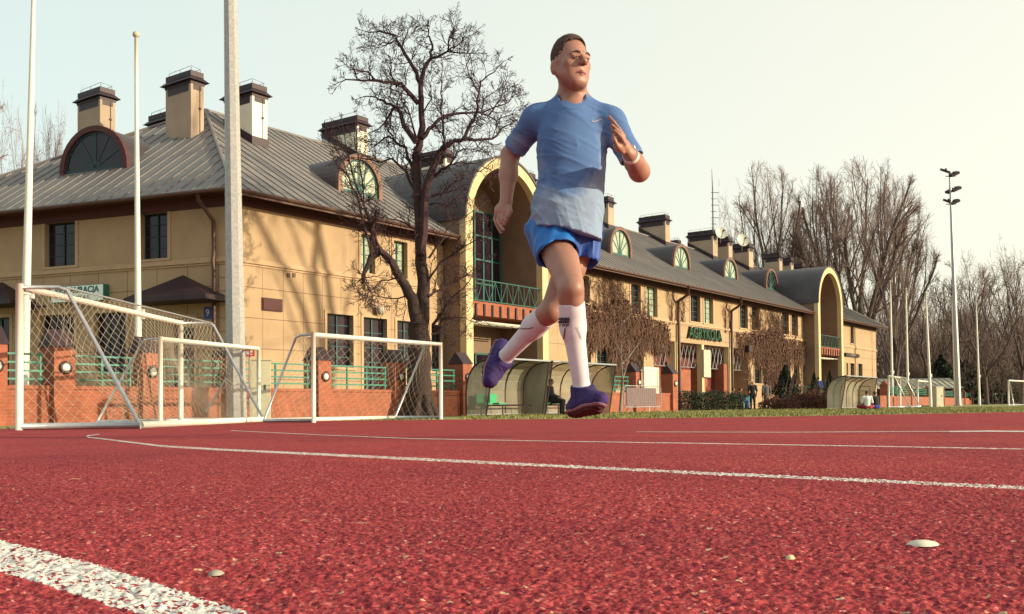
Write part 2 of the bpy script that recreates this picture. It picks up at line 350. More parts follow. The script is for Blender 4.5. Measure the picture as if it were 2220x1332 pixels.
o = pebble(468, 1256, 34, 14, 'pebble', 'small grey chip of stone beside the thick white line', 'pebble', (.28, .24, .2)); o.rotation_euler.z = .4
o = pebble(1713, 1221, 20, 12, 'pebble', 'tiny yellowish grit stone left of the white oval pebble', 'pebble', (.5, .42, .25))
def leafbit(px, py, wpx, a, label):
    p = G(px, py); s = p.y / FPX; w_ = wpx * s; mb = MB()
    mb.path([(-w_ / 2, 0, .0), (-w_ * .1, w_ * .05, .001), (w_ / 2, 0, .0003)], [w_ * .02, w_ * .035, w_ * .015], 5)
    o = mb.build('straw_bit', mat('straw', (.5, .32, .2), .8, .1, 50)); o.location = p + Vector((0, 0, .003)); o.rotation_euler.z = a; tag(o, label, 'straw', 'straw bits scattered on the track')
leafbit(660, 1135, 20, .3, 'pale straw bit on the track halfway between lines, near centre left')
leafbit(1254, 1165, 22, 0, 'pale straw bit on the track below the runner')
leafbit(163, 1043, 26, .1, 'pale straw bit on the track below the curled line end at left')
leafbit(785, 1141, 34, -.1, 'longest pale straw bit lying right of the middle one on the track')
# ================================================================== the clubhouse
DC = 35.0; p0 = P(503, 880, DC); C = Vector((p0.x, p0.y, -.2))
EX = Vector((1540 / FPX, 1, 0)).normalized(); EY = Vector((-EX.y, EX.x, 0)); BRZ = math.atan2(EX.y, EX.x)
BM = Matrix.Translation(C) @ Matrix.Rotation(BRZ, 4, 'Z')
def W2L(p): q = p - C; return Vector((q.dot(EX), q.dot(EY), q.z))
def BW(x, y, z): return C + EX * x + EY * y + Vector((0, 0, z))
OL = W2L(CO)
def rayL(px, py): d = ray(px, py); return Vector((d.dot(EX), d.dot(EY), d.z))
def FR(px, py, c=0.):
    d = rayL(px, py); t = (c - OL.y) / d.y; q = OL + d * t; return q.x, q.z
dLw = Vector((-5540 / FPX, 1 * 1.0, 0)); dLw = Vector((-.932, .363, 0)).normalized()
DL = Vector((dLw.dot(EX), dLw.dot(EY), 0)); NLi = Vector((DL.y, -DL.x, 0))   # along the left front, and inwards
class Fr:
    def __init__(s, O, e1, e2): s.O, s.e1, s.e2 = Vector(O), Vector(e1), Vector(e2)
    def __call__(s, x, y, z): return s.O + s.e1 * x + s.e2 * y + Vector((0, 0, z))
    def mat(s): return Matrix(((s.e1.x, s.e2.x, 0, s.O.x), (s.e1.y, s.e2.y, 0, s.O.y), (0, 0, 1, s.O.z), (0, 0, 0, 1)))
FRr = Fr((0, 0, 0), (1, 0, 0), (0, 1, 0)); FRl = Fr((0, 0, 0), DL, NLi)
def FL(px, py, c=0.):   # pixel -> (t, z) on the left front moved inwards by c
    d = rayL(px, py); nrm = NLi; t = (c - OL.dot(nrm)) / d.dot(nrm); q = OL + d * t; return q.dot(DL), q.z
WID = 17.0
LX = FR(1900, 800)[0]; OV = .9
ZE = FR(525, 410, -OV)[1]
print('eave z', ZE, 'left check', FL(300, 417, -OV), 'LX', LX)
dd = rayL(445, 240); t_ = (WID / 2 - OL.y) / dd.y; AP = OL + dd * t_; ZR = AP.z
print('apex', AP)
SL = (ZR - ZE) / (WID / 2 + OV)
club = empty('clubhouse', C, BRZ, 'long two storey ochre clubhouse with grey hipped metal roof, round dormers and two arched porches', 'building')
# corner of the eaves on the left: lines y=-OV and NLi.q=-OV
def isect_left(yv, off):   # point with y=yv on the line NLi.q = -off
    return Vector(((-off - NLi.y * yv) / NLi.x, yv, 0))
E0 = isect_left(-OV, OV); E3 = isect_left(WID + OV, OV); E1 = Vector((LX + OV, -OV, 0)); E2 = Vector((LX + OV, WID + OV, 0))
for e in (E0, E1, E2, E3): e.z = ZE
A0 = AP.copy(); A1 = Vector((LX - 7.2, WID / 2, ZR))
B3 = isect_left(WID, 0)
# portals
PP = 1.3
P1 = (FR(1012, 800, -PP)[0], FR(1190, 800, -PP)[0]); P2 = (FR(1776, 800, -PP)[0], FR(1831, 800, -PP)[0])
ZT = FR(1098, 343, -PP)[1]
print('portal', P1, P2, ZT)
PR = (P1[1] - P1[0]) / 2; P2 = (P2[0], P2[0] + 2 * PR)
ZS = ZT - PR
def roofz(y): return ZE + (y + OV) * SL
# ---- walls
def wall(F, x0, x1, z0, z1, holes, mi, mb, y=0., dep=.28, rmi=None):
    xs = sorted({x0, x1} | {v for h in holes for v in h[:2] if x0 < v < x1}); zs = sorted({z0, z1} | {v for h in holes for v in h[2:4] if z0 < v < z1})
    for a, b in zip(xs, xs[1:]):
        for c, d in zip(zs, zs[1:]):
            cx, cz = (a + b) / 2, (c + d) / 2
            if any(h[0] < cx < h[1] and h[2] < cz < h[3] for h in holes): continue
            mb.quad(F(a, y, c), F(b, y, c), F(b, y, d), F(a, y, d), mi=mi)
    for h in holes:
        a, b, c, d = max(h[0], x0), min(h[1], x1), max(h[2], z0), min(h[3], z1); g = h[4] if len(h) > 4 else dep
        if a >= b or c >= d: continue
        for q in (((a, c), (b, c)), ((b, c), (b, d)), ((b, d), (a, d)), ((a, d), (a, c))):
            (u, v), (u2, v2) = q; mb.quad(F(u, y, v), F(u2, y, v2), F(u2, y + g, v2), F(u, y + g, v), mi=mi if rmi is None else rmi)
wins = []
def W(F, pxs, pys, kind='up', glass='glass', nx=2, nz=4, surround=.13, dep=.26):
    f = FR if F is FRr else FL; xm = (pxs[0] + pxs[1]) / 2
    a = f(pxs[0], pys[0])[0]; b = f(pxs[1], pys[0])[0]; a, b = min(a, b), max(a, b)
    z1 = f(xm, pys[0])[1]; z0 = f(xm, pys[1])[1]; wins.append((F, a, b, z0, z1, kind, glass, nx, nz, surround, dep)); return a, b, z0, z1
# right front, upper floor
for a, b, t, m in [(782, 812, 510, 593), (853, 882, 524, 603)]: W(FRr, (a, b), (t, m), glass='skyglass', nx=2, nz=4)
W(FRr, (1259, 1276), (598, 657), nx=1)
for i, (a, b, t, m) in enumerate([(1367, 1388, 616, 681), (1400, 1424, 622, 687), (1496, 1517, 640, 698), (1525, 1545, 645, 702), (1603, 1620, 661, 712), (1628, 1645, 665, 716), (1694, 1709, 677, 725), (1715, 1729, 681, 728), (1843, 1850, 704, 745)]):
    W(FRr, (a, b), (t, m), glass='skyglass' if i in (1, 3) else 'glass', nx=2, nz=5)
# ground floor
for a, b, t, m in [(708, 765, 682, 797), (787, 838, 690, 850), (860, 905, 697, 800), (934, 966, 705, 806), (1293, 1320, 738, 795), (1344, 1362, 742, 798), (1374, 1394, 746, 802), (1252, 1280, 734, 790),
                   (1634, 1650, 770, 832), (1682, 1694, 773, 832), (1699, 1713, 775, 832), (1719, 1732, 777, 834), (1739, 1751, 779, 836), (1843, 1852, 788, 822), (1860, 1869, 789, 822), (1834.5, 1838, 787, 822)]:
    W(FRr, (a, b), (t, m), nx=2, nz=5)
# left front
W(FRl, (98, 164), (481, 578)); W(FRl, (306, 364), (461, 562)); W(FRl, (-75, -8), (500, 597))
W(FRl, (88, 162), (683, 820), nx=3, nz=3); W(FRl, (205, 274), (678, 812), nx=3, nz=3); W(FRl, (377, 422), (690, 860), nx=2, nz=3); W(FRl, (-60, 22), (690, 860), nx=3, nz=3)
ZC = FR(525, 566)[1]   # cornice
ent = (FR(1417, 745)[0], FR(1622, 745)[0], 0., FR(1520, 742)[1] - .15, 2.6)
print('cornice', ZC, 'entr', ent)
hR = [(w_[1], w_[2], w_[3], w_[4], w_[10]) for w_ in wins if w_[0] is FRr]; hL = [(w_[1], w_[2], w_[3], w_[4], w_[10]) for w_ in wins if w_[0] is FRl]
mb = MB(); zb = -.5
segs = [(0, P1[0]), (P1[1], P2[0]), (P2[1], LX)]
for a, b in segs:
    wall(FRr, a, b, zb, ZC, [h for h in hR + [ent] if h[0] < b and h[1] > a and h[2] < ZC], 1, mb)
    wall(FRr, a, b, ZC, ZE + .3, [h for h in hR if h[0] < b and h[1] > a and h[3] > ZC], 0, mb)
wall(FRl, 0, B3.length, zb, ZC, [h for h in hL if h[2] < ZC], 1, mb); wall(FRl, 0, B3.length, ZC, ZE + .3, [h for h in hL if h[3] > ZC], 0, mb)
mb.quad((LX, 0, zb), (LX, WID, zb), (LX, WID, ZE + .3), (LX, 0, ZE + .3), mi=0); mb.quad((LX, WID, zb), (B3.x, WID, zb), (B3.x, WID, ZE + .3), (LX, WID, ZE + .3), mi=0)
mb.build('wall', [M['stucco'], M['joint']], club)
# cornice band
mb = MB()
for a, b in segs:
    for z0, z1, o in ((ZC - .06, ZC + .02, .10), (ZC + .02, ZC + .12, .05), (ZC - .14, ZC - .06, .04)):
        mb.box(a - (.1 if a == 0 else 0), b, -o, .0, z0, z1)
for z0, z1, o in ((ZC - .06, ZC + .02, .10), (ZC + .02, ZC + .12, .05), (ZC - .14, ZC - .06, .04)): mb.box(0, B3.length, -o, 0, z0, z1, M=FRl.mat())
mb.build('cornice', M['trim'], club)
mb = MB()
for k in range(11):   # corner quoin panels
    z0 = .2 + k * .48; mb.box(.0, .55, -.03, .001, z0, z0 + .42)
    mb.box(0, .5, -.03, .001, z0, z0 + .42, M=FRl.mat())
mb.build('quoin', M['trim'], club)
mb = MB()   # dark boards under the eaves
for a, b in segs: mb.box(a, b, -.06, -.002, ZE - .36, ZE + .02)
mb.box(0, B3.length, -.06, -.002, ZE - .42, ZE + .02, M=FRl.mat())
for a, b in ((E0.x, P1[0]), (P1[1], P2[0]), (P2[1], E1.x)):
    mb.quad((a, -OV, ZE - .02), (b, -OV, ZE - .02), (b, .3, ZE - .02), (a, .3, ZE - .02))
q = Vector((-NLi.x * OV, -NLi.y * OV, 0))
mb.quad(Vector((E0.x, E0.y, ZE - .021)), Vector((E3.x, E3.y, ZE - .021)), Vector((B3.x + .3, WID, ZE - .021)), Vector((.3, 0, ZE - .021)))
mb.quad((E1.x, -OV, ZE - .022), (E1.x, WID + OV, ZE - .022), (LX - .3, WID + OV, ZE - .022), (LX - .3, -OV, ZE - .022))
mb.build('soffit', M['maroon'], club)
# ---- roof with standing seams
mb = MB(); mg = MB(); CUTY = 2.2
def plane_seams(poly, a, b, sp, hgt=.035, th=.04, skip=None):   # poly: 3D corners; a->b eave edge
    u = (b - a).normalized(); nrm = (poly[1] - poly[0]).cross(poly[2] - poly[0]).normalized()
    if nrm.z < 0: nrm = -nrm
    v = nrm.cross(u)
    if v.z < 0: v = -v
    P2d = [((p - a).dot(u), (p - a).dot(v)) for p in poly]; umin = min(p[0] for p in P2d); umax = max(p[0] for p in P2d)
    k = umin + sp / 2
    while k < umax:
        vs = []
        for (x0, y0), (x1, y1) in zip(P2d, P2d[1:] + P2d[:1]):
            if (x0 - k) * (x1 - k) <= 0 and x0 != x1: vs.append(y0 + (y1 - y0) * (k - x0) / (x1 - x0))
        if len(vs) >= 2:
            v0, v1 = min(vs), max(vs)
            if skip: v0 = max(v0, skip(k))
            if v1 - v0 > .1:
                A = a + u * k + v * v0; B = a + u * k + v * v1; h = u * th / 2
                mb.add([A - h, A + h, A + h + nrm * hgt, A - h + nrm * hgt, B - h, B + h, B + h + nrm * hgt, B - h + nrm * hgt], [(0, 1, 5, 4), (1, 2, 6, 5), (2, 3, 7, 6), (3, 0, 4, 7), (0, 3, 2, 1), (4, 5, 6, 7)])
        k += sp
zc = roofz(CUTY)
def hipx(y): return E0.x + (A0.x - E0.x) * (y + OV) / (A0.y + OV)
def hipxr(y): return E1.x + (A1.x - E1.x) * (y + OV) / (A1.y + OV)
brk = [E0.x, P1[0], P1[1], P2[0], P2[1], E1.x]
mb.quad(E0, (P1[0], -OV, ZE), (P1[0], CUTY, zc), (hipx(CUTY), CUTY, zc))
mb.quad((P1[1], -OV, ZE), (P2[0], -OV, ZE), (P2[0], CUTY, zc), (P1[1], CUTY, zc))
mb.quad((P2[1], -OV, ZE), E1, (hipxr(CUTY), CUTY, zc), (P2[1], CUTY, zc))
mb.quad((hipx(CUTY), CUTY, zc), (hipxr(CUTY), CUTY, zc), A1, A0)
mb.quad(E1, E2, A1); mb.quad(E2, E3, A0, A1); mb.quad(E3, E0, A0)
SLn = math.hypot(1, SL)
def skipR(k):
    x = E0.x + k
    return (CUTY + OV) * SLn if (P1[0] - .1 < x < P1[1] + .1 or P2[0] - .1 < x < P2[1] + .1) else 0
plane_seams([E0, E1, A1, A0], E0, E1, .56, skip=skipR)
plane_seams([E3, E0, A0], E3, E0, .62); plane_seams([E1, E2, A1], E1, E2, .62)
for a, b in ((E0, A0), (A0, A1), (A1, E1), (E3, A0)): mb.path([Vector(a) + Vector((0, 0, .03)), Vector(b) + Vector((0, 0, .03))], .075, 6)
roof = mb.build('roof', M['roof'], club)
mb = MB()
for a, b in ((E0, Vector((P1[0], -OV, ZE))), (Vector((P1[1], -OV, ZE)), Vector((P2[0], -OV, ZE))), (Vector((P2[1], -OV, ZE)), E1)):
    mb.path([a + Vector((0, -.06, -.06)), b + Vector((0, -.06, -.06))], .075, 8)
    mb.box(a.x, b.x, -OV - .02, -OV + .03, ZE - .2, ZE - .012)
mb.path([E0 - NLi * .06 - Vector((0, 0, .06)), E3 - NLi * .06 - Vector((0, 0, .06))], .075, 8)
mb.build('gutter', M['pipe'], club)
# ---- windows
def window(F, a, b, z0, z1, kind, glass, nx, nz, su, dep, parent=club, name='window'):
    Mx = F.mat(); mb = MB(); s = su
    mb.box(a - s, a, -.035, .003, z0 - .02, z1 + s, M=Mx); mb.box(b, b + s, -.035, .003, z0 - .02, z1 + s, M=Mx); mb.box(a, b, -.035, .003, z1, z1 + s, M=Mx)
    mb.box(a - s, b + s, -.07, .003, z0 - .09, z0 - .02, M=Mx); mb.box(a, b, -.02, dep, z0 - .02, z0 + .01, M=Mx)
    o = mb.build(name, M['trim'], parent)
    mb = MB(); y0, y1 = dep - .07, dep - .01; t = .045
    mb.box(a, a + t, y0, y1, z0, z1, M=Mx); mb.box(b - t, b, y0, y1, z0, z1, M=Mx); mb.box(a + t, b - t, y0, y1, z1 - t, z1, M=Mx); mb.box(a + t, b - t, y0, y1, z0, z0 + t, M=Mx)
    for i in range(1, nx): x = a + (b - a) * i / nx; mb.box(x - .03, x + .03, y0 - .01, y1, z0 + t, z1 - t, M=Mx)
    for j in range(1, nz): z = z0 + (z1 - z0) * j / nz; mb.box(a + t, b - t, y0 + .015, y1 - .01, z - .014, z + .014, M=Mx)
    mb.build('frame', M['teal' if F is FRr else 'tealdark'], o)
    mb = MB(); mb.quad(F(a, dep - .03, z0), F(b, dep - .03, z0), F(b, dep - .03, z1), F(a, dep - .03, z1)); mb.build('pane', M[glass], o)
for w_ in wins: window(*w_)
# ---- chimneys
def plane_hit(px, py, A, nrm):
    d = rayL(px, py); t = (A - OL).dot(nrm) / d.dot(nrm); return OL + d * t
nR = Vector((0, -SL, 1)); nL_ = (E0 - E3).cross(A0 - E3)
def solve_w(q, ax, px):   # how far to go from q along ax (local) to reach picture column px
    d = rayL(px, 835); o = OL; # plane through camera containing that column: use world X/Y ratio
    k = ray(px, 700); k = k.x / k.y; qw = BM @ q; aw = (EX * ax[0] + EY * ax[1]); return (k * qw.y - qw.x) / (aw.x - k * aw.y)
def chimney(px0, pxm, px1, ytop, ybot, m='chim', y=None, left=False, lab=None):
    if y is not None: x_, z_ = FR(pxm, ybot, y); q = Vector((x_, y, min(z_, roofz(min(y, WID - y)))))
    else: q = plane_hit(pxm, ybot, E0, nL_ if left else nR)
    wy = max(.6, solve_w(q, (0, 1), px0)); wx = max(.5, solve_w(q, (1, 0), px1)); wy = min(wy, 4.5)
    d = rayL(pxm, ytop); t = math.hypot(q.x - OL.x, q.y - OL.y) / math.hypot(d.x, d.y); zt_ = OL.z + d.z * t
    hgt = zt_ - q.z; zb_ = q.z - 1.6; x, yv = q.x, q.y
    mb = MB(); mb.box(x, x + wx, yv, yv + wy, zb_, zt_ - .55)
    mb.box(x + .12, x + wx - .12, yv + .12, yv + wy - .12, zt_ - .56, zt_ - .2)
    o = mb.build('chimney', M[m], club, label=lab); mb = MB()
    e = .1
    mb.box(x + .12, x + wx - .12, yv - .012, yv + .005, zt_ - .78, zt_ - .552); mb.box(x - .012, x + .005, yv + .15, yv + wy - .15, zt_ - .85, zt_ - .552)
    mb.box(x - .03, x + wx + .03, yv - .03, yv + wy + .03, zt_ - .551, zt_ - .42)
    mb.add([(x - e - .08, yv - e - .08, zt_ - .42), (x + wx + e + .08, yv - e - .08, zt_ - .42), (x + wx + e + .08, yv + wy + e + .08, zt_ - .42), (x - e - .08, yv + wy + e + .08, zt_ - .42),
            (x + .02, yv + .02, zt_ - .22), (x + wx - .02, yv + .02, zt_ - .22), (x + wx - .02, yv + wy - .02, zt_ - .22), (x + .02, yv + wy - .02, zt_ - .22)], [(3, 2, 1, 0), (4, 5, 6, 7), (0, 1, 5, 4), (1, 2, 6, 5), (2, 3, 7, 6), (3, 0, 4, 7)])
    mb.box(x - .0, x + wx, yv, yv + wy, zt_ - .22, zt_)
    mb.build('cap', M['tin'], o)
    mb = MB(); zz = zt_ + .16
    for cx, cy in ((x + .1, yv + .1), (x + wx - .1, yv + .1), (x + wx - .1, yv + wy - .1), (x + .1, yv + wy - .1), (x + .1, yv + wy / 2)): mb.path([(cx, cy, zt_), (cx, cy, zz)], .012, 4)
    mb.path([(x + wx - .1, yv + wy - .1, zz), (x + wx - .1, yv + .1, zz), (x + .1, yv + .1, zz + .05), (x + .1, yv + wy - .1, zz)], .01, 4); mb.build('lightning_wire', M['tin'], o)
    if px1 - pxm > 20:
        mb = MB(); xm_ = x + wx * .68; mb.path([(xm_, yv - .02, zt_ - .6), (xm_, yv - .02, q.z + .3)], .012, 4); mb.box(xm_ - .05, xm_ + .05, yv - .05, yv, q.z + hgt * .45, q.z + hgt * .45 + .08); mb.build('conductor', M['tin'], o)
    # flashing
    mb = MB(); zf = .34
    mb.add([(x - .05, yv - .05, roofz(yv) - .05), (x + wx + .05, yv - .05, roofz(yv) - .05), (x + wx + .05, yv - .05, roofz(yv) + zf), (x - .05, yv - .05, roofz(yv) + zf),
            (x - .05, yv + wy, roofz(yv + wy) - .05), (x - .05, yv + wy, roofz(yv + wy) + zf * .8)], [(0, 1, 2, 3), (4, 0, 3, 5)] if not left and y is None else [])
    if mb.f: mb.build('flashing', M['tin'], o)
    return q
chimney(168, 217, 250, 187, 312, left=True); chimney(360, 414, 443, 151, 300, left=True); chimney(322, 365, 376, 240, 290, y=10.5, m='chimw')
chimney(488, 547, 581, 179, 312, 'chimw'); chimney(700, 775, 801, 249, 345, 'chimw'); chimney(905, 966, 984, 322, 370, y=7.2, m='chimw')
chimney(1128, 1151, 1164, 375, 420, y=8.); chimney(1300, 1319, 1334, 425, 497)
chimney(1387, 1443, 1455, 465, 533); chimney(1493, 1546, 1558, 498, 563); chimney(1556, 1580, 1590, 513, 562, y=6.8); chimney(1590, 1624, 1635, 526, 587)
chimney(1658, 1690, 1698, 548, 590, y=6.5); chimney(1697, 1715, 1722, 558, 592, y=7.5); chimney(1722, 1740, 1747, 571, 592, y=9)
chimney(1455, 1470, 1479, 520, 545, y=9.5)
# ---- dormers
def arc(r, rz, cx, cz, n, a0=0, a1=math.pi): return [(cx - r * math.cos(a0 + (a1 - a0) * i / n), cz + rz * math.sin(a0 + (a1 - a0) * i / n)) for i in range(n + 1)]
def dormer(F, xc, yf, zb_, r, leg, slope, glass, rim='copper'):
    top = leg + r; L = top / slope + .3; o = MB(); n = 18; zc_ = zb_ + leg
    Fy = lambda u, v, w_: F(u, w_, v)
    out = [(xc - r, zb_ - .1)] + arc(r, r, xc, zc_, n) + [(xc + r, zb_ - .1)]; inn = [(xc - r + .03, zb_ - .1)] + arc(r - .03, r - .03, xc, zc_, n) + [(xc + r - .03, zb_ - .1)]
    o.band(inn, out, yf, yf + L, Fy); do = o.build('dormer', M['vault'], club, smooth=False)
    mb = MB(); o2 = [(xc - r - .05, zb_ - .15)] + arc(r + .05, r + .05, xc, zc_, n) + [(xc + r + .05, zb_ - .15)]; i2 = [(xc - r + .24, zb_ - .15)] + arc(r - .17, r - .17, xc, zc_, n) + [(xc + r - .17, zb_ - .15)]
    mb.band(i2, o2, yf - .06, yf + .12, Fy); mb.build('rim', M[rim], do)
    mb = MB(); zb2 = zb_ + .1; R1 = r - .17
    mb.band([(xc - R1 + .09, zb2)] + arc(R1 - .09, R1 - .09, xc, zc_, n) + [(xc + R1 - .09, zb2)], [(xc - R1, zb2)] + arc(R1, R1, xc, zc_, n) + [(xc + R1, zb2)], yf + .05, yf + .11, Fy)
    Mx = F.mat(); mb.box(xc - R1, xc + R1, yf + .04, yf + .115, zb_, zb2 + .05, M=Mx)
    for k in range(1, 6):
        a = math.pi * k / 6; wd = .075 if k == 3 else .035; dx, dz = -math.cos(a), math.sin(a)
        p = [(xc - dz * -wd / 2 - 0, zb2 + .02 - dx * wd / 2 * 1), (xc + dz * -wd / 2, zb2 + .02 + dx * wd / 2)]
        e = [(xc + dx * (R1 - .03), zc_ + dz * (R1 - .03))]
        ax, az = xc, zb2 + .05; bx, bz = e[0]; l = math.hypot(bx - ax, bz - az); nx_, nz_ = -(bz - az) / l * wd, (bx - ax) / l * wd
        mb.prism([(ax - nx_, az - nz_), (bx - nx_, bz - nz_), (bx + nx_, bz + nz_), (ax + nx_, az + nz_)], yf + .055, yf + .105, Fy)
    mb.prism([(xc - .3 * math.cos(math.pi * i / 8), zb2 + .05 + .3 * math.sin(math.pi * i / 8)) for i in range(9)], yf + .06, yf + .1, Fy)
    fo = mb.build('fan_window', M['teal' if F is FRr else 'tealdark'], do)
    mb = MB(); mb.prism([(xc - R1, zb_)] + arc(R1, R1, xc, zc_, n) + [(xc + R1, zb_)], yf + .075, yf + .085, Fy); mb.build('pane', M[glass], fo)
for (pc, pb, pt, l_, r_, gl) in [(781, 424, 338, 735, 827, 'skyglass'), (1346, 556, 494, 1322, 1370, 'skyglass'), (1478, 583, 531, 1457, 1498, 'skyglass'), (1584, 605, 560, 1568, 1601, 'skyglass'), (1673, 629, 584, 1659, 1688, 'glass')]:
    q = plane_hit(pc, pb, E0, nR); wdt = FR(r_, pb, q.y)[0] - FR(l_, pb, q.y)[0]; ztop = FR(pc, pt, q.y)[1]; h_ = ztop - q.z; r = min(max(wdt / 2, .9), 1.3)
    print('dormer', round(q.x, 1), round(q.y, 2), round(wdt, 2), round(h_, 2)); dormer(FRr, q.x, q.y, q.z, r, max(h_ - r, .15), SL, gl)
q = plane_hit(203, 372, E0, nL_); tt, cc = q.dot(DL), q.dot(NLi); ztop = FL(203, 287, cc)[1]; slL = (ZR - ZE) / ((A0 - E0).dot(NLi))
wd_ = abs(FL(130, 372, cc)[0] - FL(272, 372, cc)[0]); print('ldormer', q, wd_, ztop - q.z, slL)
r = wd_ / 2; dormer(FRl, tt, cc, q.z, r, max(ztop - q.z - r, .1), slL, 'glass', 'maroon')
# ---- arched porches
def portal(x0, x1, glass):
    xc = (x0 + x1) / 2; r = PR; n = 28; TH = .5; DEP = 1.35
    Fy = lambda u, v, w_: FRr(u, w_, v)
    mb = MB(); out = [(x0, zb)] + arc(r, r, xc, ZS, n) + [(x1, zb)]; inn = [(x0 + TH, zb)] + arc(r - TH, r - TH, xc, ZS, n) + [(x1 - TH, zb)]
    mb.band(inn, out, -PP, -PP + .35, Fy); po = mb.build('porch', M['cream'], club)
    mb = MB(); o3 = [(x0 + .02, zb)] + arc(r - .03, r - .03, xc, ZS, n) + [(x1 - .02, zb)]
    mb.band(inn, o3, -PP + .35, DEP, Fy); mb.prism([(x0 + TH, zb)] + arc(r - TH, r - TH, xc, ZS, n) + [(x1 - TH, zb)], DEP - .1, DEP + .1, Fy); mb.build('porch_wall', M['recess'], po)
    mb = MB(); mb.band(arc(r - .02, r - .02, xc, ZS, n), arc(r + .07, r + .07, xc, ZS, n), -PP - .06, 9.6, Fy)
    mb.build('vault_roof', M['vault'], po)
    zf = FR(1100, 661, -PP)[1]; zl = FR(1100, 690, -PP)[1]
    mb = MB(); mb.box(x0 + TH, x1 - TH, -PP + .1, DEP - .1, zl, zf); mb.build('balcony_slab', M['brick'], po)
    for i in range(9):
        xx = x0 + TH + .3 + i * (2 * r - 2 * TH - .6) / 8; mb = MB(); mb.box(xx - .05, xx + .05, -PP + .03, -PP + .1, zl - .02, zf - .1)
        mb.build('bracket', M['tin'], po)
    mb = MB(); zt_ = zf + 1.0; a, b = x0 + TH, x1 - TH; yy = -PP + .15
    mb.path([(a, yy, zt_), (b, yy, zt_)], .035, 6); mb.path([(a, yy, zf + .06), (b, yy, zf + .06)], .035, 6); k = 6; st = (b - a) / k
    for i in range(k):
        u = a + st * i; c = u + st / 2
        for p in (u, c, u + st): mb.path([(c, yy, zf + .06), (p, yy, zt_)], .02, 5)
        mb.path([(u, yy, zf + .06), (u, yy, zt_)], .02, 5); mb.path([(c, yy, zf + .06), (c - st / 4, yy, zf + .5)], .018, 5); mb.path([(c, yy, zf + .06), (c + st / 4, yy, zf + .5)], .018, 5)
    mb.build('balcony_railing', M['teal'], po)
    pa, pb_ = (1029, 1084) if x0 < 20 else (1783, 1795); wx0, wx1 = FR(pa, 700, DEP - .2)[0], FR(pb_, 700, DEP - .2)[0]
    for (a, b, c, d, kx, kz, nm) in ((wx0, wx1, zf + .1, ZS + 1.2, 3, 4, 'window'), (wx0, wx1, 0, 2.9, 2, 2, 'door')):
        mb = MB()
        for i in range(kx + 1): x = a + (b - a) * i / kx; mb.box(x - .05, x + .05, DEP - .26, DEP - .201, c, d)
        for i in range(kz + 1): z = c + (d - c) * i / kz; mb.box(a, b, DEP - .25, DEP - .205, z - .045, z + .045)
        do = mb.build(nm, M['teal'], po); mb = MB(); mb.box(a, b, DEP - .2, DEP - .14, c, d); mb.build('pane', M[glass], do)
    mb = MB(); mb.box(wx0 + .35, wx0 + .85, DEP - .285, DEP - .262, 1.25, 1.95); mb.build('notice', M['white'], do)
    mb = MB()
    for i in range(5): mb.path([(x0 + TH + .3, -PP + .3 + .35 * i, zl - .25), (x1 - TH - .3, -PP + .3 + .35 * i, zl - .25)], .03, 5)
    mb.build('light_rack', M['white'], po)
    return po
po1 = portal(P1[0], P1[1], 'glass'); po2 = portal(P2[0], P2[1], 'glass')
# ---- main entrance in the middle
ex0, ex1, _, ez, ed = ent
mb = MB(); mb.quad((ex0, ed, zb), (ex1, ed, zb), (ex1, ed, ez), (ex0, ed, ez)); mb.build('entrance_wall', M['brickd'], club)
for px, wd in ((1408, 1.9), (1483, 1.5), (1524, .9), (1572, .55)):
    mb = MB(); x = FR(px, 800)[0]; mb.box(x, x + wd, .25 if px < 1500 else .1, .8, -.3, ez - 1.75 if px < 1500 else ez - 1.2)
    mb.build('entrance_pier', M['brick'], club)
for px in (1466, 1524, 1582):
    mb = MB(); x = FR(px, 800)[0]; mb.box(x - .1, x + .25, .02, .4, -.3, ez)
    mb.build('entrance_post', M['cream'], club)
mb = MB(); z0, z1 = ez - 1.55, ez - .1; k = 26; st = (ex1 - ex0) / k
for i in range(k): u = ex0 + st * i; mb.path([(u, .5, z0), (u + st, .5, z1)], .022, 4); mb.path([(u, .5, z1), (u + st, .5, z0)], .022, 4)
mb.path([(ex0, .5, z0), (ex1, .5, z0)], .035, 5); mb.path([(ex0, .5, z1), (ex1, .5, z1)], .035, 5); mb.build('entrance_lattice', M['alu'], club)
mb = MB(); mb.box(FR(1532, 800)[0], FR(1546, 800)[0], .6, .65, 1.4, 3.2); mb.build('entrance_window', M['glass'], club)
mb = MB(); x = FR(1522, 750)[0]; mb.box(x, x + 1.1, -.12, -.0, ez - 2.2, ez - .35); mb.build('information_panel', M['concrete'], club)
# ---- downpipes
def pipe(pts, r=.07): mb = MB(); mb.path(pts, r, 8); return mb.build('downpipe', M['pipe'], club, smooth=True)
for a, b in ((1491, 1466), (1605, 1581)):
    x0 = FR(a, 640, -OV)[0]; x1 = FR(b, 640)[0]; pipe([(x0, -OV - .05, ZE - .1), (x0, -OV - .05, ZE - .6), (x1, -.14, ZE - 1.0), (x1, -.14, ZC + .3), (x1, -.16, ZC - .2), (x1, -.16, -.2)], .1)
t0, _ = FL(430, 440, -OV); t1, _ = FL(469, 600); Fm = FRl
pipe([Fm(t0, -OV - .05, ZE - .1), Fm(t0, -OV, ZE - .32), Fm(t1, -.16, ZE - .95), Fm(t1, -.14, ZC + .2), Fm(t1, -.2, ZC), Fm(t1, -.14, ZC - .3), Fm(t1, -.14, -.2)], .075)
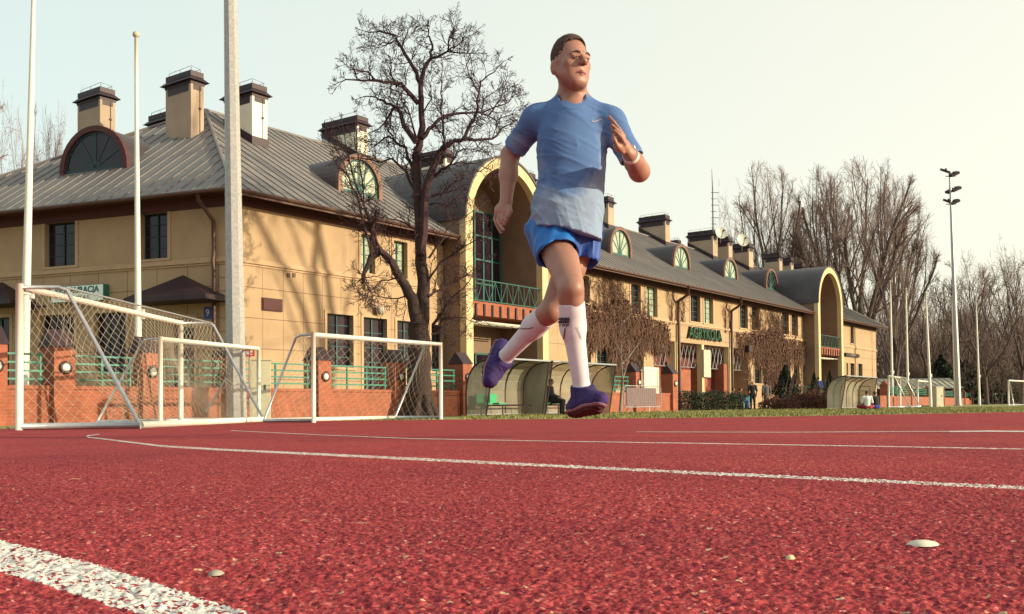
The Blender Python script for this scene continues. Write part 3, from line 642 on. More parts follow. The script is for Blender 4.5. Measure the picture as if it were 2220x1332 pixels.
# ---- canopy over the side door
def canopy(pa, pb, pk, ya, yk):
    a = FL(pa, ya, -1.2); b = FL(pb, ya, -.9); k = FL(pk, yk); t0, t1 = sorted((a[0], b[0])); z0 = a[1]; z1 = k[1]; tm = k[0]
    mb = MB(); L = [Fm(t0, -1.3, z0), Fm(t1, -1.3, z0), Fm(t1, -.01, z0), Fm(t0, -.01, z0), Fm(tm, -.01, z1)]
    mb.add(L, [(0, 1, 4), (1, 2, 4), (3, 0, 4)]); mb.add([p - Vector((0, 0, .16)) for p in L[:4]] + L[:4], [(0, 1, 5, 4), (1, 2, 6, 5), (3, 0, 4, 7), (0, 3, 2, 1)])
    mb.build('canopy', M['tin'], club)
canopy(272, 462, 397, 648, 597); canopy(-70, 38, 5, 655, 612)
mb = MB(); q = FL(386, 900); mb.box(q[0] - .9, q[0] + .9, .02, .25, 0, 3.0, M=FRl.mat()); mb.build('doorway', M['dark'], club)
# ---- small fittings
mb = MB(); a, z1 = FR(567, 645); b, z0 = FR(611, 683)
mb.box(a, b, -.05, -.002, z0 + .1, z1)
for i in range(9): z = z0 + .14 + i * (z1 - z0 - .2) / 9; mb.box(a + .03, b - .03, -.08, -.05, z, z + .05)
mb.build('vent_grille', M['maroon'], club)
mb = MB()
for px in (625, 637): a, z = FR(px, 597); mb.box(a - .07, a + .07, -.03, -.002, z - .08, z + .08)
mb.build('vent_grille', M['pipe'], club)
mb = MB(); a, z = FR(816, 673); mb.lathe([(.02, -.2), (.13, -.15), (.19, 0), (.13, .14), (.02, .19)], (a, -.22, z), 12); mb.build('wall_lamp', M['concrete'], club, smooth=True)
mb = MB(); a, z = FR(1607, 757); mb.box(a, a + .7, -.6, -.02, z - .2, z + .25); mb.build('wall_lamp', M['tin'], club)
mb = MB(); a, z = FL(78, 668); q = Fm(a, -.35, z); mb.lathe([(.05, -.2), (.2, -.12), (.24, .1), (.1, .2)], q, 10); mb.path([Fm(a - .5, 0, z + .05), q], .03, 5); mb.build('wall_lamp', M['tin'], club)
# ---- signs fixed to the building
def text(body, size, loc, e1, out, m, name='lettering', parent=None, ext=.02, ax='CENTER', offs=0., width=None, shrink=False):
    cu = bpy.data.curves.new(name, 'FONT'); cu.body = body; cu.size = size; cu.extrude = ext; cu.align_x = ax; cu.align_y = 'CENTER'; cu.offset = offs
    cu.materials.append(m); o = bpy.data.objects.new(name, cu); COL.objects.link(o); e1 = Vector(e1); out = Vector(out); up = out.cross(e1)
    mt = Matrix(((e1.x, up.x, out.x, loc[0]), (e1.y, up.y, out.y, loc[1]), (e1.z, up.z, out.z, loc[2]), (0, 0, 0, 1)))
    bpy.context.view_layer.update(); me = bpy.data.meshes.new_from_object(o); bpy.data.objects.remove(o)
    if width:
        xs_ = [v.co.x for v in me.vertices]; f_ = width / max(max(xs_) - min(xs_), .01)
        if not shrink or f_ < 1:
            for v in me.vertices: v.co.x *= f_
    o = bpy.data.objects.new(name, me); COL.objects.link(o)
    if parent is not None: o.parent = parent
    o.matrix_local = mt
    return o
x0, z_ = FR(1488, 724); x1, z2_ = FR(1561, 728); zc_ = (FR(1524, 713)[1] + FR(1524, 739)[1]) / 2; wtx = x1 - x0
c_ = BW((x0 + x1) / 2, -.1, zc_)
so_ = empty('lettering_sign', c_, 0, 'green and black AGRYKOLA letters on the ochre wall above the brick entrance', 'sign')
tb = text('AGRYKOLA', .98, (0, 0, 0), EX, -EY, M['black'], 'letter_backing', so_, .05, offs=.055, width=wtx)
M['signgreen'] = mat('green letter', (.012, .10, .03), .4, .1, 3.)
tg = text('AGRYKOLA', .98, -EY * .08, EX, -EY, M['signgreen'], 'letter_face', so_, .02, offs=-.012, width=wtx * .97)
# left restaurant sign box
a = FL(237, 640)[0]; b = FL(125, 640)[0]; a, b = min(a, b), max(a, b); z1 = FL(181, 621)[1]; z0 = FL(181, 656)[1]
s1 = empty('sign_box', BM @ Fm((a + b) / 2, 0, (z0 + z1) / 2), BRZ, 'white box sign reading RESTAURACJA with green edge, on the shaded side wall', 'sign')
mb = MB(); mb.box(a, b, -.3, -.02, z0, z1, M=FRl.mat()); c_ = Fm((a + b) / 2, 0, (z0 + z1) / 2); mb.v = [tuple(Vector(v) - c_) for v in mb.v]; mb.build('box', mat('green sign side', (.02, .12, .09), .5), s1)
mb = MB(); mb.box(a + .01, b - .01, -.312, -.3, z0 + .02, z1 - .02, M=FRl.mat()); mb.v = [tuple(Vector(v) - c_) for v in mb.v]; mb.build('face', mat('pale sign face', (.72, .80, .76), .4, .04, 2.), s1)
hh = z1 - z0; M['ink'] = mat('green ink', (.01, .09, .08), .5)
text('RESTAURACJA', hh * .52, -NLi * .32 + Vector((0, 0, hh * .2)), -DL, -NLi, M['ink'], 'lettering', s1, .004, offs=.008, width=(b - a) * .84)
text('AGRYKOLA', hh * .34, -NLi * .32 + Vector((0, 0, -hh * .27)), -DL, -NLi, M['ink'], 'lettering', s1, .004, offs=.004, width=(b - a) * .5)
def plate(F, px, pxb, y0, y1, name, label, m, txt=None, tm=None, cat='sign', ts=.7, d=.04, c=0.):
    f = FR if F is FRr else FL; a = f(px, y0, c)[0]; b = f(pxb, y0, c)[0]; a, b = min(a, b), max(a, b); z1 = f((px + pxb) / 2, y0, c)[1]; z0 = f((px + pxb) / 2, y1, c)[1]; cc = F((a + b) / 2, c - d, (z0 + z1) / 2)
    o = empty(name, BM @ cc, BRZ, label, cat); mb = MB(); mb.box(a, b, c - d, c - .003, z0, z1, M=F.mat()); mb.v = [tuple(Vector(v) - cc) for v in mb.v]; mb.build('panel', m, o)
    if txt:
        e = F.e1 if F is FRr else -F.e1
        t = text(txt, (z1 - z0) * ts, -F.e2 * .01, e, -F.e2, tm, 'lettering', o, .003, width=(b - a) * .85, shrink=True)
    return o
plate(FRl, 443, 461, 666, 692, 'house_number', 'dark blue enamel house number plate with white 9 beside the side door', M['blue'], '9', M['white'], ts=.8)
plate(FRr, 1830, 1859, 767, 774, 'sign_board', 'long narrow dark sign board at the far end of the clubhouse', M['black'], 'WARSZAWA', M['trim'], ts=.8, d=.2)
plate(FRr, 1119, 1146, 762, 780, 'sign_board', 'dark blue sign board inside the near arched porch', M['blue'], 'RECEPCJA', M['concrete'], ts=.3, c=1.2)
plate(FRr, 1153, 1171, 755, 783, 'notice_board', 'black notice board inside the near arched porch', M['black'], c=1.2)
plate(FRr, 1799, 1813, 801, 811, 'sign_board', 'dark blue sign board inside the far arched porch', M['blue'], c=1.2)
plate(FRr, 1815, 1826, 800, 814, 'sign_board', 'pale sign board with black triangle inside the far arched porch', M['concrete'], 'A', M['black'], c=1.2)
# dishes and mast
def dish(px, py, rpx, label):
    y = 6.5; x, z = FR(px, py, y); r = rpx * math.hypot(*(BW(x, y, z).xy)) / FPX; mb = MB(); N_ = 24; rings = 5
    q = BW(x, y, z); e = empty('satellite_dish', q, 0, label, 'satellite dish', 'satellite dishes on the chimneys'); ax = Vector((.25, -.95, .2)).normalized(); u = ax.cross(Vector((0, 0, 1))).normalized(); v = u.cross(ax)
    for sgn in (0, .03):
        b = len(mb.v)
        for j in range(rings + 1):
            rr = r * j / rings; mb.v += [tuple(u * rr * math.cos(2 * math.pi * k / N_) + v * rr * math.sin(2 * math.pi * k / N_) + ax * (.25 * r * (rr / r) ** 2 - sgn)) for k in range(N_)]
        fs = [(b + j * N_ + k, b + j * N_ + (k + 1) % N_, b + (j + 1) * N_ + (k + 1) % N_, b + (j + 1) * N_ + k) for j in range(rings) for k in range(N_)]; mb.f += fs; mb.mi += [0] * len(fs)
    mb.build('reflector', M['dishm'], e, smooth=True)
    mb = MB(); mb.path([u * 0 - v * r, ax * r * .9], .03, 5); mb.path([ax * r * .9, ax * r * .9 + ax * .25], .08, 6); mb.path([-ax * .05, Vector((0, .2, -r * 1.6))], .05, 5); mb.build('arm', M['tin'], e)
M['dishm'] = mat('mesh dish', (.50, .48, .42), .5, .1, 2.)
dish(1562, 506, 13, 'left round satellite dish above the slim chimney beside the mast'); dish(1609, 522, 13.5, 'right round satellite dish on the chimney nearer the far porch')
x, z = FR(1546, 500, 7.5); zt_ = FR(1541, 365, 7.5)[1]; q = BW(x, 7.5, z - 1.5); e = empty('antenna_mast', q, 0, 'tall thin radio mast with short rungs rising from the chimney', 'antenna'); H_ = zt_ - z + 1.5
mb = MB(); mb.path([(0, 0, 0), (0, 0, H_ * .75), (-.05, 0, H_)], [.07, .05, .015], 6); mb.build('mast', M['tin'], e)
for k in range(6):
    mb = MB(); zz = H_ * (.3 + .08 * k); mb.path([(-.15, 0, zz), (.3 + .25 * (k % 2), .1, zz)], .025, 4)
    mb.build('crossbar', M['tin'], e)
# ---- dead climbing vines
def inpoly(x, y, poly):
    c = False
    for (x0, y0), (x1, y1) in zip(poly, poly[1:] + poly[:1]):
        if (y0 > y) != (y1 > y) and x < (x1 - x0) * (y - y0) / (y1 - y0) + x0: c = not c
    return c
def vine(polys, strands, label, seed, nleaf):
    rg = random.Random(seed); mb = MB(); ml = MB(); base = None
    for poly, dens in polys:
        xs = [p[0] for p in poly]; ys = [p[1] for p in poly]; cnt = 0; tgt = int(nleaf * dens)
        while cnt < tgt:
            a, b = rg.uniform(min(xs), max(xs)), rg.uniform(min(ys), max(ys))
            if not inpoly(a, b, poly): continue
            x, z = FR(a, b); y = -rg.uniform(.04, .3); s = rg.uniform(.03, .085); q = BW(x, y, z); cnt += 1
            if any(P_[0] < x < P_[1] for P_ in (P1, P2)): continue
            u = Vector((rg.gauss(0, 1), rg.gauss(0, 1), rg.gauss(0, 1))).normalized(); v = u.cross(Vector((rg.gauss(0, 1), rg.gauss(0, 1), rg.gauss(0, 1)))).normalized()
            ml.quad(q - u * s - v * s * .6, q + u * s - v * s * .6, q + u * s * .7 + v * s, q - u * s * .7 + v * s * .7)
            if cnt % 2 == 0:
                pts = [q]
                for k in range(5): pts.append(pts[-1] + EX * rg.gauss(0, .12) - EY * rg.gauss(0, .02) + Vector((0, 0, -rg.uniform(.1, .35))))
                mb.path(pts, .018, 3, cap=False)
    for (a, y0, y1, nn, wdt) in strands:
        for k in range(nn):
            px = a + rg.uniform(-wdt, wdt); x, z = FR(px, y1 + rg.uniform(-4, 4)); zt2 = FR(px, y0)[1] - rg.uniform(0, 1) * .7; pts = []; n_ = max(4, int((zt2 - z) / .35))
            if zt2 - z < .5: continue
            for i in range(n_ + 1): pts.append(BW(x, -.05 - .04 * rg.random(), z + (zt2 - z) * i / n_)); x += rg.gauss(0, .13)
            mb.path(pts, [rg.uniform(.018, .035) * (1 - .6 * i / n_) for i in range(n_ + 1)], 3, cap=False)
            for i in range(2, n_):
                if rg.random() < .5: p = pts[i]; mb.path([p, p + EX * rg.gauss(0, .4) + Vector((0, 0, rg.uniform(.1, .5))), p + EX * rg.gauss(0, .7) + Vector((0, 0, rg.uniform(.4, .9)))], .012, 3, cap=False)
    o = MB(); e = empty('climbing_vine', BW(FR(polys[0][0][0][0], 800)[0], -.1, 0), 0, label, 'climbing plant'); L = e.location
    for m_, nm, mm in ((mb, 'stem', M['vine']), (ml, 'leaf_mass', M['vined'])): local(m_, L); m_.build(nm, mm, e)
vine([([(1240, 655), (1300, 665), (1320, 650), (1345, 640), (1375, 672), (1420, 695), (1448, 700), (1445, 735), (1425, 742), (1400, 730), (1390, 740), (1375, 762), (1368, 800), (1330, 800), (1318, 735), (1300, 720), (1280, 735), (1240, 720)], .8),
      ([(1318, 690), (1345, 690), (1350, 800), (1325, 800)], .25)],
     [(1250, 592, 735, 8, 14), (1300, 590, 760, 44, 44), (1370, 640, 760, 26, 40), (1340, 600, 700, 14, 12), (1455, 620, 700, 6, 5), (1480, 640, 700, 7, 8), (1415, 700, 770, 10, 30)], 'brown dead creeper hanging on the wall left of the entrance', 3, 3000)
vine([([(1590, 722), (1640, 718), (1665, 715), (1690, 716), (1700, 735), (1715, 735), (1730, 740), (1745, 742), (1742, 775), (1720, 770), (1705, 775), (1690, 800), (1685, 830), (1655, 830), (1650, 775), (1630, 760), (1600, 750)], .8),
      ([(1655, 720), (1680, 720), (1685, 830), (1660, 830)], .3)],
     [(1575, 655, 720, 8, 6), (1660, 670, 800, 44, 24), (1700, 680, 790, 24, 30), (1690, 680, 730, 10, 10), (1640, 675, 740, 8, 8), (1625, 740, 860, 5, 4), (1735, 735, 850, 5, 6)], 'brown dead creeper hanging on the wall between entrance and far porch', 4, 2400)
# ================================================================== brick wall with railings
def wallY(px): return 22 * 2650 / (2650 - px)
WA = GX(-160, wallY(-160)); WA.z = -.2; dW = Vector((EX.x, EX.y, 0)); nW = Vector((EY.x, EY.y, 0))
def wx(px, y=0.):   # distance along the wall of picture column px
    k = ray(px, 700); k = k.x / k.y; q = WA + nW * y; return (k * q.y - q.x) / (dW.x - k * dW.y)
bw = empty('brick_wall', WA, BRZ, 'low orange brick wall with pillars, round lamps and green railings in front of the clubhouse', 'wall')
endx = wx(1452); mb = MB(); mb.box(0, endx, 0, .35, -.3, .82); mb.box(0, endx, -.03, .38, .82, .9); mb.build('wall_base', M['brick'], bw)
pil = [(-40, 1.8), (112, 1.8), (304, 1.75), (492, 1.75), (684, 1.75), (850, 1.8), (997, 1.85), (1372, 1.85), (1452, 1.85)]
xs_ = []
for px, zt_ in pil:
    x = wx(px); xs_.append(x)
    mb = MB(); mb.box(x - .02, x + .5, -.14, .5, -.3, zt_); po = mb.build('pillar', M['brick'], bw)
    mb = MB(); mb.prism([(-.17, zt_ + .002), (.53, zt_ + .002), (.48, zt_ + .06), (.2, zt_ + .42), (.16, zt_ + .42), (-.13, zt_ + .06)], x - .05, x + .53, lambda u, v, w_: Vector((w_, u, v))); mb.build('cap', M['tin'], po)
    mb = MB(); mb.lathe([(.02, -.0), (.10, .02), (.11, .04), (.07, .07), (.02, .08)], (0, 0, 0), 14); mb.v = [(x + .25 + a, -.14 - c, zt_ - .48 + b) for a, b, c in mb.v]; lo = mb.build('lamp', M['white'], po, smooth=True)
    mb = MB(); mb.lathe([(.15, 0), (.16, .03), (.13, .05)], (0, 0, 0), 14); mb.v = [(x + .25 + a, -.141 - c, zt_ - .48 + b) for a, b, c in mb.v]; mb.build('lamp_ring', M['tin'], lo)
M['rail'] = mat('green railing paint', (.018, .17, .12), .5, .2, 4.)
def railing(a, b, parent, z0=.95, z1=1.62, nb=4):
    mb = MB(); y = .17
    for k in range(nb): z = z0 + .1 + (z1 - z0 - .1) * k / (nb - 1); mb.box(a, b, y - .02, y + .02, z - .022, z + .022)
    n = max(1, int(round((b - a) / 1.1)))
    for i in range(n + 1): x = a + .12 + (b - a - .24) * i / n; mb.box(x - .022, x + .022, y - .023, y + .023, z0 - .06, z1 + .02)
    return mb.build('railing', M['rail'], parent)
xx = [0] + xs_
for a, b in zip(xx, xx[1:]):
    if b - a > 1 and not (wx(1080) < b and a > wx(900) and b > wx(1300)): railing(a + .5, b - .06, bw)
railing(wx(1010), wx(1058), bw); railing(wx(1335), wx(1368), bw)
# far wall
FA = Vector((26.1 - 3 * .5536, 66, -.2)); dF = Vector((.5536, 1, 0)).normalized(); frz = math.atan2(dF.y, dF.x)
fw = empty('brick_wall', FA, frz, 'far low brick wall with green railings running to the right under the trees', 'wall'); Lf = 200
mb = MB(); mb.box(0, Lf, 0, .35, -.3, .82); mb.build('wall_base', M['brick'], fw)
for i in range(16):
    x = 3 + i * 12.4; mb = MB(); mb.box(x - .22, x + .22, -.1, .45, -.3, 1.55); mb.prism([(-.12, 1.551), (.47, 1.551), (.2, 1.85), (.15, 1.85)], x - .27, x + .27, lambda u, v, w_: Vector((w_, u, v))); mb.build('pillar', M['brick'], fw)
    if i < 15: railing(x + .25, x + 12.15, fw, z1=1.5)
# low shed behind the far wall
q = GX(1905, 120); sh = empty('shed', q, 0, 'long low dark shed with pale grey roof behind the far brick wall', 'shed'); mb = MB()
x1 = GX(2075, 120).x - q.x; mb.box(0, x1, 0, 6, -.2, 2.1); mb.build('wall', M['dark'], sh); mb = MB()
mb.quad((-.6, -1, 2.0), (x1 + .5, -1, 2.0), (x1 + .5, 3, 3.3), (-.6, 3, 3.3)); mb.quad((-.6, 7, 2.0), (x1 + .5, 7, 2.0), (x1 + .5, 3, 3.3), (-.6, 3, 3.3))
for i in range(16): u = -.4 + i * (x1 + .8) / 15; mb.path([(u, -1, 2.04), (u, 3, 3.34)], .05, 4)
mb.build('roof', M['concrete'], sh)
# ================================================================== goals
r_n = .0023
def goal(A, B, v, H, r, label, group=None, top=.5, rearmat='alu', seed=0, net=.12, sag=.35):
    e = empty('football_goal', A, 0, label, 'goal', group); u = B - A; u.z = 0; v = Vector((v[0], v[1], 0)); vn = v.normalized(); O = Vector((0, 0, 0)); up = Vector((0, 0, 1)); z0 = Vector((0, 0, r))
    for q in (O, u): mb = MB(); mb.path([q, q + up * (H + r)], r, 10); mb.build('post', M['white'], e, smooth=True)
    mb = MB(); mb.path([up * H - u.normalized() * r * .0, u + up * H], r * .98, 10); mb.build('crossbar', M['white'], e, smooth=True)
    r2 = r * .55
    for q in (O, u):
        tp = q + vn * top + up * (H - .0)
        mb = MB(); mb.path([q + up * H, tp - vn * .12, tp + vn * .02 - up * .05, q + v + up * .06], [r2] * 4, 8); mb.build('stanchion', M['alu'], e, smooth=True)
        mb = MB(); mb.path([q + z0, q + v + z0], r * .9, 8); mb.build('ground_bar', M['alu'], e, smooth=True)
    mb = MB(); mb.path([v + z0, v + u + z0], r * 1.05, 10); mb.build('rear_bar', M[rearmat], e, smooth=True)
    mb = MB(); a, b = O + vn * top + up * H, u + vn * top + up * H; mb.path([a, b], r2 * .5, 6); mb.build('net_rail', M['alu'], e)
    rg = random.Random(seed); mb = MB(); W_ = u.length; nu = int(W_ / net); prof = [up * H, vn * top + up * (H - .06)]; nv = int((H * 1.15 + top) / net)
    def back(s, t):   # t: 0 crossbar .. 1 ground at the rear
        k = top / (top + H * 1.1)
        if t < k: p = up * H + vn * (top * t / k) - up * .12 * math.sin(math.pi * t / k)
        else:
            tt = (t - k) / (1 - k); p = (vn * top + up * H) * (1 - tt) + (v + up * .05) * tt - vn * sag * math.sin(math.pi * tt) * (.6 + .4 * math.sin(s * 9 + seed)) 
        return p + u * s + u.normalized() * .05 * math.sin(t * 11 + s * 5)
    g = [[back(i / nu, j / nv) for i in range(nu + 1)] for j in range(nv + 1)]
    for j in range(nv):
        for i in range(nu):
            if (i + j) % 2 == 0: mb.path([g[j][i], g[j + 1][i + 1]], r_n, 3, cap=False)
            else: mb.path([g[j][i + 1], g[j + 1][i]], r_n, 3, cap=False)
    for sgn, q in ((0, O), (1, u)):
        nd = int(v.length / net) + 1; nh = int(H / net)
        def sp(i, j):
            zz = H * (1 - j / nh); w_ = top + (v.length - top) * (1 - zz / H); return q + vn * (w_ * i / nd) + up * zz + u.normalized() * (.12 * (1 if sgn == 0 else -1) * math.sin(math.pi * i / nd) * math.sin(math.pi * j / nh))
        for j in range(nh):
            for i in range(nd):
                a, b = ((i, j), (i + 1, j + 1)) if (i + j) % 2 == 0 else ((i + 1, j), (i, j + 1)); mb.path([sp(*a), sp(*b)], r_n, 3, cap=False)
    mb.build('net', M['net'], e)
    mb = MB(); mb.path([up * (H - .03) - v.normalized() * .01, u + up * (H - .03)], .02, 5); mb.build('net_cord', M['net'], e)
    return e
A = GX(42, 16.8); B = GX(392, 24.1); goal(A, B, (1.95, .25), 2.42, .062, 'large white football goal with drooping net standing nearest the left edge', top=.75, rearmat='white', seed=1, sag=.55, net=.105)
A = GX(348, 21.8); B = GX(561, 25.7); goal(A, B, (-1.75, .85), 1.88, .05, 'small white football goal standing behind the large goal beside the grey cabinet', 'small goals by the wall', top=.5, seed=2, net=.13, sag=.2)
A = GX(680, 22.3); B = GX(956, 26.2); goal(A, B, (-1.3, .75), 1.98, .05, 'small white football goal standing in front of the bare tree', 'small goals by the wall', top=.5, rearmat='white', seed=3, net=.13, sag=.2)
def fgoal(pxa, Ya, pxb, Yb, v, H, lab): goal(GX(pxa, Ya), GX(pxb, Yb), v, H, .06, lab, 'distant small goals by the far wall', top=.6, seed=5, net=.28, sag=.2)
fgoal(1990, 74, 2019, 79, (-1.8, .8), 1.95, 'distant white goal whose post stands at the third far flagpole')
fgoal(1952, 66, 1927, 62, (1.8, 1.2), 2.0, 'distant white goal right beside the small far shelter')
fgoal(2187, 78, 2226, 82, (1.5, 2.2), 2.0, 'distant white goal cut off by the right edge')
# ================================================================== poles and masts
def flagpole(pa, Y, top, label, ball=True, r0=.10, r1=.05, group='white flagpoles'):
    a = GX(pa, Y); t = P(top[0], top[1], Y); e = empty('flagpole', a, 0, label, 'flagpole', group); t = t - a; n_ = 9
    mb = MB(); mb.path([t * (i / n_) for i in range(n_ + 1)], [r0 + (r1 - r0) * i / n_ for i in range(n_ + 1)], 12); mb.build('pole', M['white'], e, smooth=True)
    if ball:
        mb = MB(); mb.lathe([(.02, -.09), (.08, -.06), (.1, 0), (.08, .06), (.02, .09)], t + Vector((0, 0, .06)), 10); mb.build('finial', M['concrete'], e, smooth=True)
    mb = MB(); q = t * .28; mb.path([q - Vector((0, 0, .06)), q + Vector((0, 0, .06))], r0 * 1.15, 10); mb.box(q.x + r0 * .8, q.x + r0 * .8 + .09, -.05, .05, q.z - .16, q.z + .1); mb.build('cleat', M['white'], e)
flagpole(50, 25.5, (75, -90), 'tall white flagpole nearest the left edge, behind the large goal', r0=.125, r1=.05)
flagpole(301, 27.5, (295, 80), 'white flagpole with a ball top rising between the large goal and the side door', r0=.105, r1=.045)
for a, Y, t, lb in ((1935, 82, (1930, 612), 'leftmost of the five far white flagpoles, next to the clubhouse end'), (1969, 87, (1964, 628), 'second far white flagpole from the clubhouse end'),
                    (2018, 72, (2007, 637), 'middle one of the five far white flagpoles'), (2072, 97, (2064, 645), 'far white flagpole partly hidden by the floodlight mast'), (2124, 99, (2116, 652), 'rightmost of the five far white flagpoles')):
    flagpole(a, Y, t, lb, r0=.115, r1=.055, group='far white flagpoles')
def mast(a, t, r0, r1, label, name='floodlight_mast', n=8, head=False):
    e = empty(name, a, 0, label, 'floodlight'); t = t - a; mb = MB(); mb.path([t * 0, t * .5, t], [r0, (r0 + r1) / 2, r1], n); mb.build('pole', M['galv'], e)
    mb = MB(); mb.path([t * 0, t * .004], [r0 * 1.35] * 2, 12); mb.build('base_plate', M['galv'], e)
    for k in (.3, .62): mb = MB(); mb.path([t * k, t * (k + .002)], [r0 + (r1 - r0) * k + .008] * 2, n); mb.build('joint', M['galv'], e)
    return e, t
a = GX(513, 26.0); mast(a, P(489, -700, 26.0), .27, .10, 'thick grey galvanised lamp mast rising past the clubhouse corner', 'floodlight_mast')
e, t = mast(GX(2078, 92), P(2059.5, 385, 92), .27, .10, 'tall grey floodlight mast with three tiers of lamps at the far right')
for i, (dx, dz, dy) in enumerate([(-.45, .3, 0), (.4, .0, 0), (.55, -1.4, 0), (.15, -1.5, .3), (.4, -2.6, 0), (-.15, -2.5, .2)]):
    mb = MB(); Mx = Matrix.Translation(t + Vector((dx, dy, dz + .3))) @ Matrix.Rotation(R(-25 if dx > 0 else 20), 4, 'Y') @ Matrix.Rotation(R(20), 4, 'X')
    mb.box(-.4, .4, -.28, .28, -.1, .12, M=Mx); mb.box(-.08, .08, -.08, .08, .12, .25, M=Mx); mb.build('lamp_head', M['tin'], e)
mb = MB()
for dz in (.1, -1.3, -2.5): mb.path([t + Vector((-.4, 0, dz)), t + Vector((.5, 0, dz))], .04, 5)
mb.path([t - Vector((0, 0, .2)), t + Vector((0, 0, .5))], .09, 6); mb.build('bracket', M['tin'], e)
# cabinets
def cab(pa, pb, ya, Y, name, lab, m):
    a = GX(pa, Y); b = GX(pb, Y); z = P(pb, ya, Y).z - a.z; e = empty(name, a, R(12), lab, 'cabinet'); w_ = b.x - a.x; mb = MB(); mb.box(0, w_, 0, .45, 0, z - .04); mb.build('body', m, e); mb = MB(); mb.box(-.03, w_ + .03, -.03, .48, z - .04, z); mb.build('lid', m, e)
    mb = MB(); mb.box(.04, w_ - .04, -.015, -.001, .06, z - .1); d = mb.build('door', m, e); mb = MB(); mb.box(w_ * .72, w_ * .78, -.04, -.015, z * .5, z * .58); mb.build('handle', M['tin'], d); return e
M['cabm'] = mat('cream cabinet', (.50, .45, .33), .6, .1, 3.)
cab(541, 585, 778, 26.6, 'utility_cabinet', 'tall pale cream utility cabinet beside the thick lamp mast', M['cabm']); cab(2030, 2048, 838, 70, 'utility_cabinet', 'pale utility cabinet on the grass left of the far floodlight mast', M['cabm'])
q = P(540, 762, 26.45); e = empty('warning_sign', q, 0, 'small red sign board with white squares beside the thick lamp mast', 'sign'); mb = MB(); mb.box(-.14, .14, -.02, .03, -.13, .13); mb.build('panel', M['redpaint'], e)
mb = MB(); mb.box(-.07, 0, -.027, -.021, -.09, .0); mb.box(.03, .1, -.027, -.021, -.04, .02); mb.box(.03, .1, -.027, -.021, -.1, -.07); mb.build('symbol', M['white'], e); mb = MB(); mb.path([(0, .05, -.13), (0, .05, zt(26) - q.z)], .025, 8); mb.build('post', M['galv'], e)
# ================================================================== team shelters
def shelter(px0, Y0, L, nb, label, Hs=1.85, seats=(0, 1)):
    A = GX(px0, Y0); e = empty('team_shelter', A, BRZ, label, 'shelter'); s = Hs / 1.85
    prof = [(0, 0), (0, .45), (.0, .8), (-.04, 1.1), (-.14, 1.36), (-.32, 1.6), (-.58, 1.76), (-.88, 1.83), (-1.15, 1.85)]; prof = [(a * s, b * s) for a, b in prof]   # local y (outwards negative), z
    for i in range(nb):
        x0, x1 = L * i / nb + .03, L * (i + 1) / nb - .03; mb = MB()
        for (a, b), (c, d) in zip(prof, prof[1:]): mb.quad((x0, a + 1.2 * s, b + .08), (x1, a + 1.2 * s, b + .08), (x1, c + 1.2 * s, d + .08), (x0, c + 1.2 * s, d + .08))
        mb.build('panel', M['poly'], e, smooth=True)
    for i in range(nb + 1):
        x = L * i / nb; mb = MB(); mb.path([(x, a + 1.2 * s, b + .04) for a, b in prof], .03, 6); mb.path([(x, .05 * s, 1.87 * s + .02), (x, .38 * s, 0)], .028, 6) if i in (0, nb) else 0; mb.build('rib', M['tin'], e)
    for x in (0.012, L - .012):
        mb = MB(); mb.add([(x, a + 1.2 * s, b + .06) for a, b in prof] + [(x, .4 * s, .06)], [tuple(range(len(prof) + 1))]); mb.build('side_panel', M['poly'], e)
    mb = MB(); mb.path([(0, .05 * s, 1.9 * s), (L, .05 * s, 1.9 * s)], .035, 6); mb.path([(0, 1.2 * s, .06), (L, 1.2 * s, .06)], .03, 6); mb.path([(0, 1.17 * s, 1.2 * s), (L, 1.17 * s, 1.2 * s)], .02, 6); mb.build('frame_rail', M['alu'], e)
    if seats:
        for i in seats:
            x = .4 + i * .75; mb = MB(); mb.box(x - .2, x + .2, .55, .95, .40, .45); mb.box(x - .2, x + .2, .93, .97, .45, .75); so = mb.build('seat', M['greenseat'], e)
        mb = MB(); mb.path([(.1, .8, .36), (L - .1, .8, .36)], .03, 5)
        for i in range(int(L / 1.2) + 1): mb.path([(.3 + i * 1.2, .8, .36), (.3 + i * 1.2, .8, 0)], .025, 5)
        mb.build('bench_frame', M['tin'], e)
    return e
k_ = EX
sA = GX(1074, 32.2); shelter(1074, 32.2, 3.3, 3, 'near team shelter of milky curved panels, its left half, with green seats, behind the runner'); 
sB = sA + EX * 3.5; pxB = 1110 + sB.x / sB.y * FPX; shelter(pxB, sB.y, 4.5, 4, 'team shelter of milky curved panels standing right of the runner\'s front leg')
shelter(1838, 55, 6.0, 5, 'far milky curved team shelter behind the two people sitting on the grass', Hs=1.8, seats=False)
# notice board on the wall, crowd barrier
q = WA + dW * wx(1409, -.3) + nW * -.3; e = empty('notice_board', Vector((q.x, q.y, .72)), BRZ, 'white framed blank notice board standing above the brick wall near the barrier', 'notice board')
hw = .62; z0, z1 = P(1409, 849, q.y).z - .72, P(1409, 801, q.y).z - .72
mb = MB(); mb.box(-hw, hw, -.03, .03, z0, z1); mb.build('panel', mat('pale board', (.60, .56, .42), .6, .06, 2.), e); mb = MB()
for b_ in ((-hw, hw, z1, z1 + .09), (-hw, hw, z0 - .09, z0), (-hw - .09, -hw, z0 - .09, z1 + .09), (hw, hw + .09, z0 - .09, z1 + .09)): mb.box(b_[0], b_[1], -.06, .06, b_[2], b_[3])
mb.build('frame', M['white'], e); mb = MB(); mb.path([(0, .1, z0 - .05), (0, .1, -.9)], .03, 6); mb.build('post', M['alu'], e)
q = GX(1353, 39.5); e = empty('crowd_barrier', q, BRZ - R(12), 'grey steel crowd control barrier leaning by the thin birch', 'barrier'); Lb = 2.3; mb = MB()
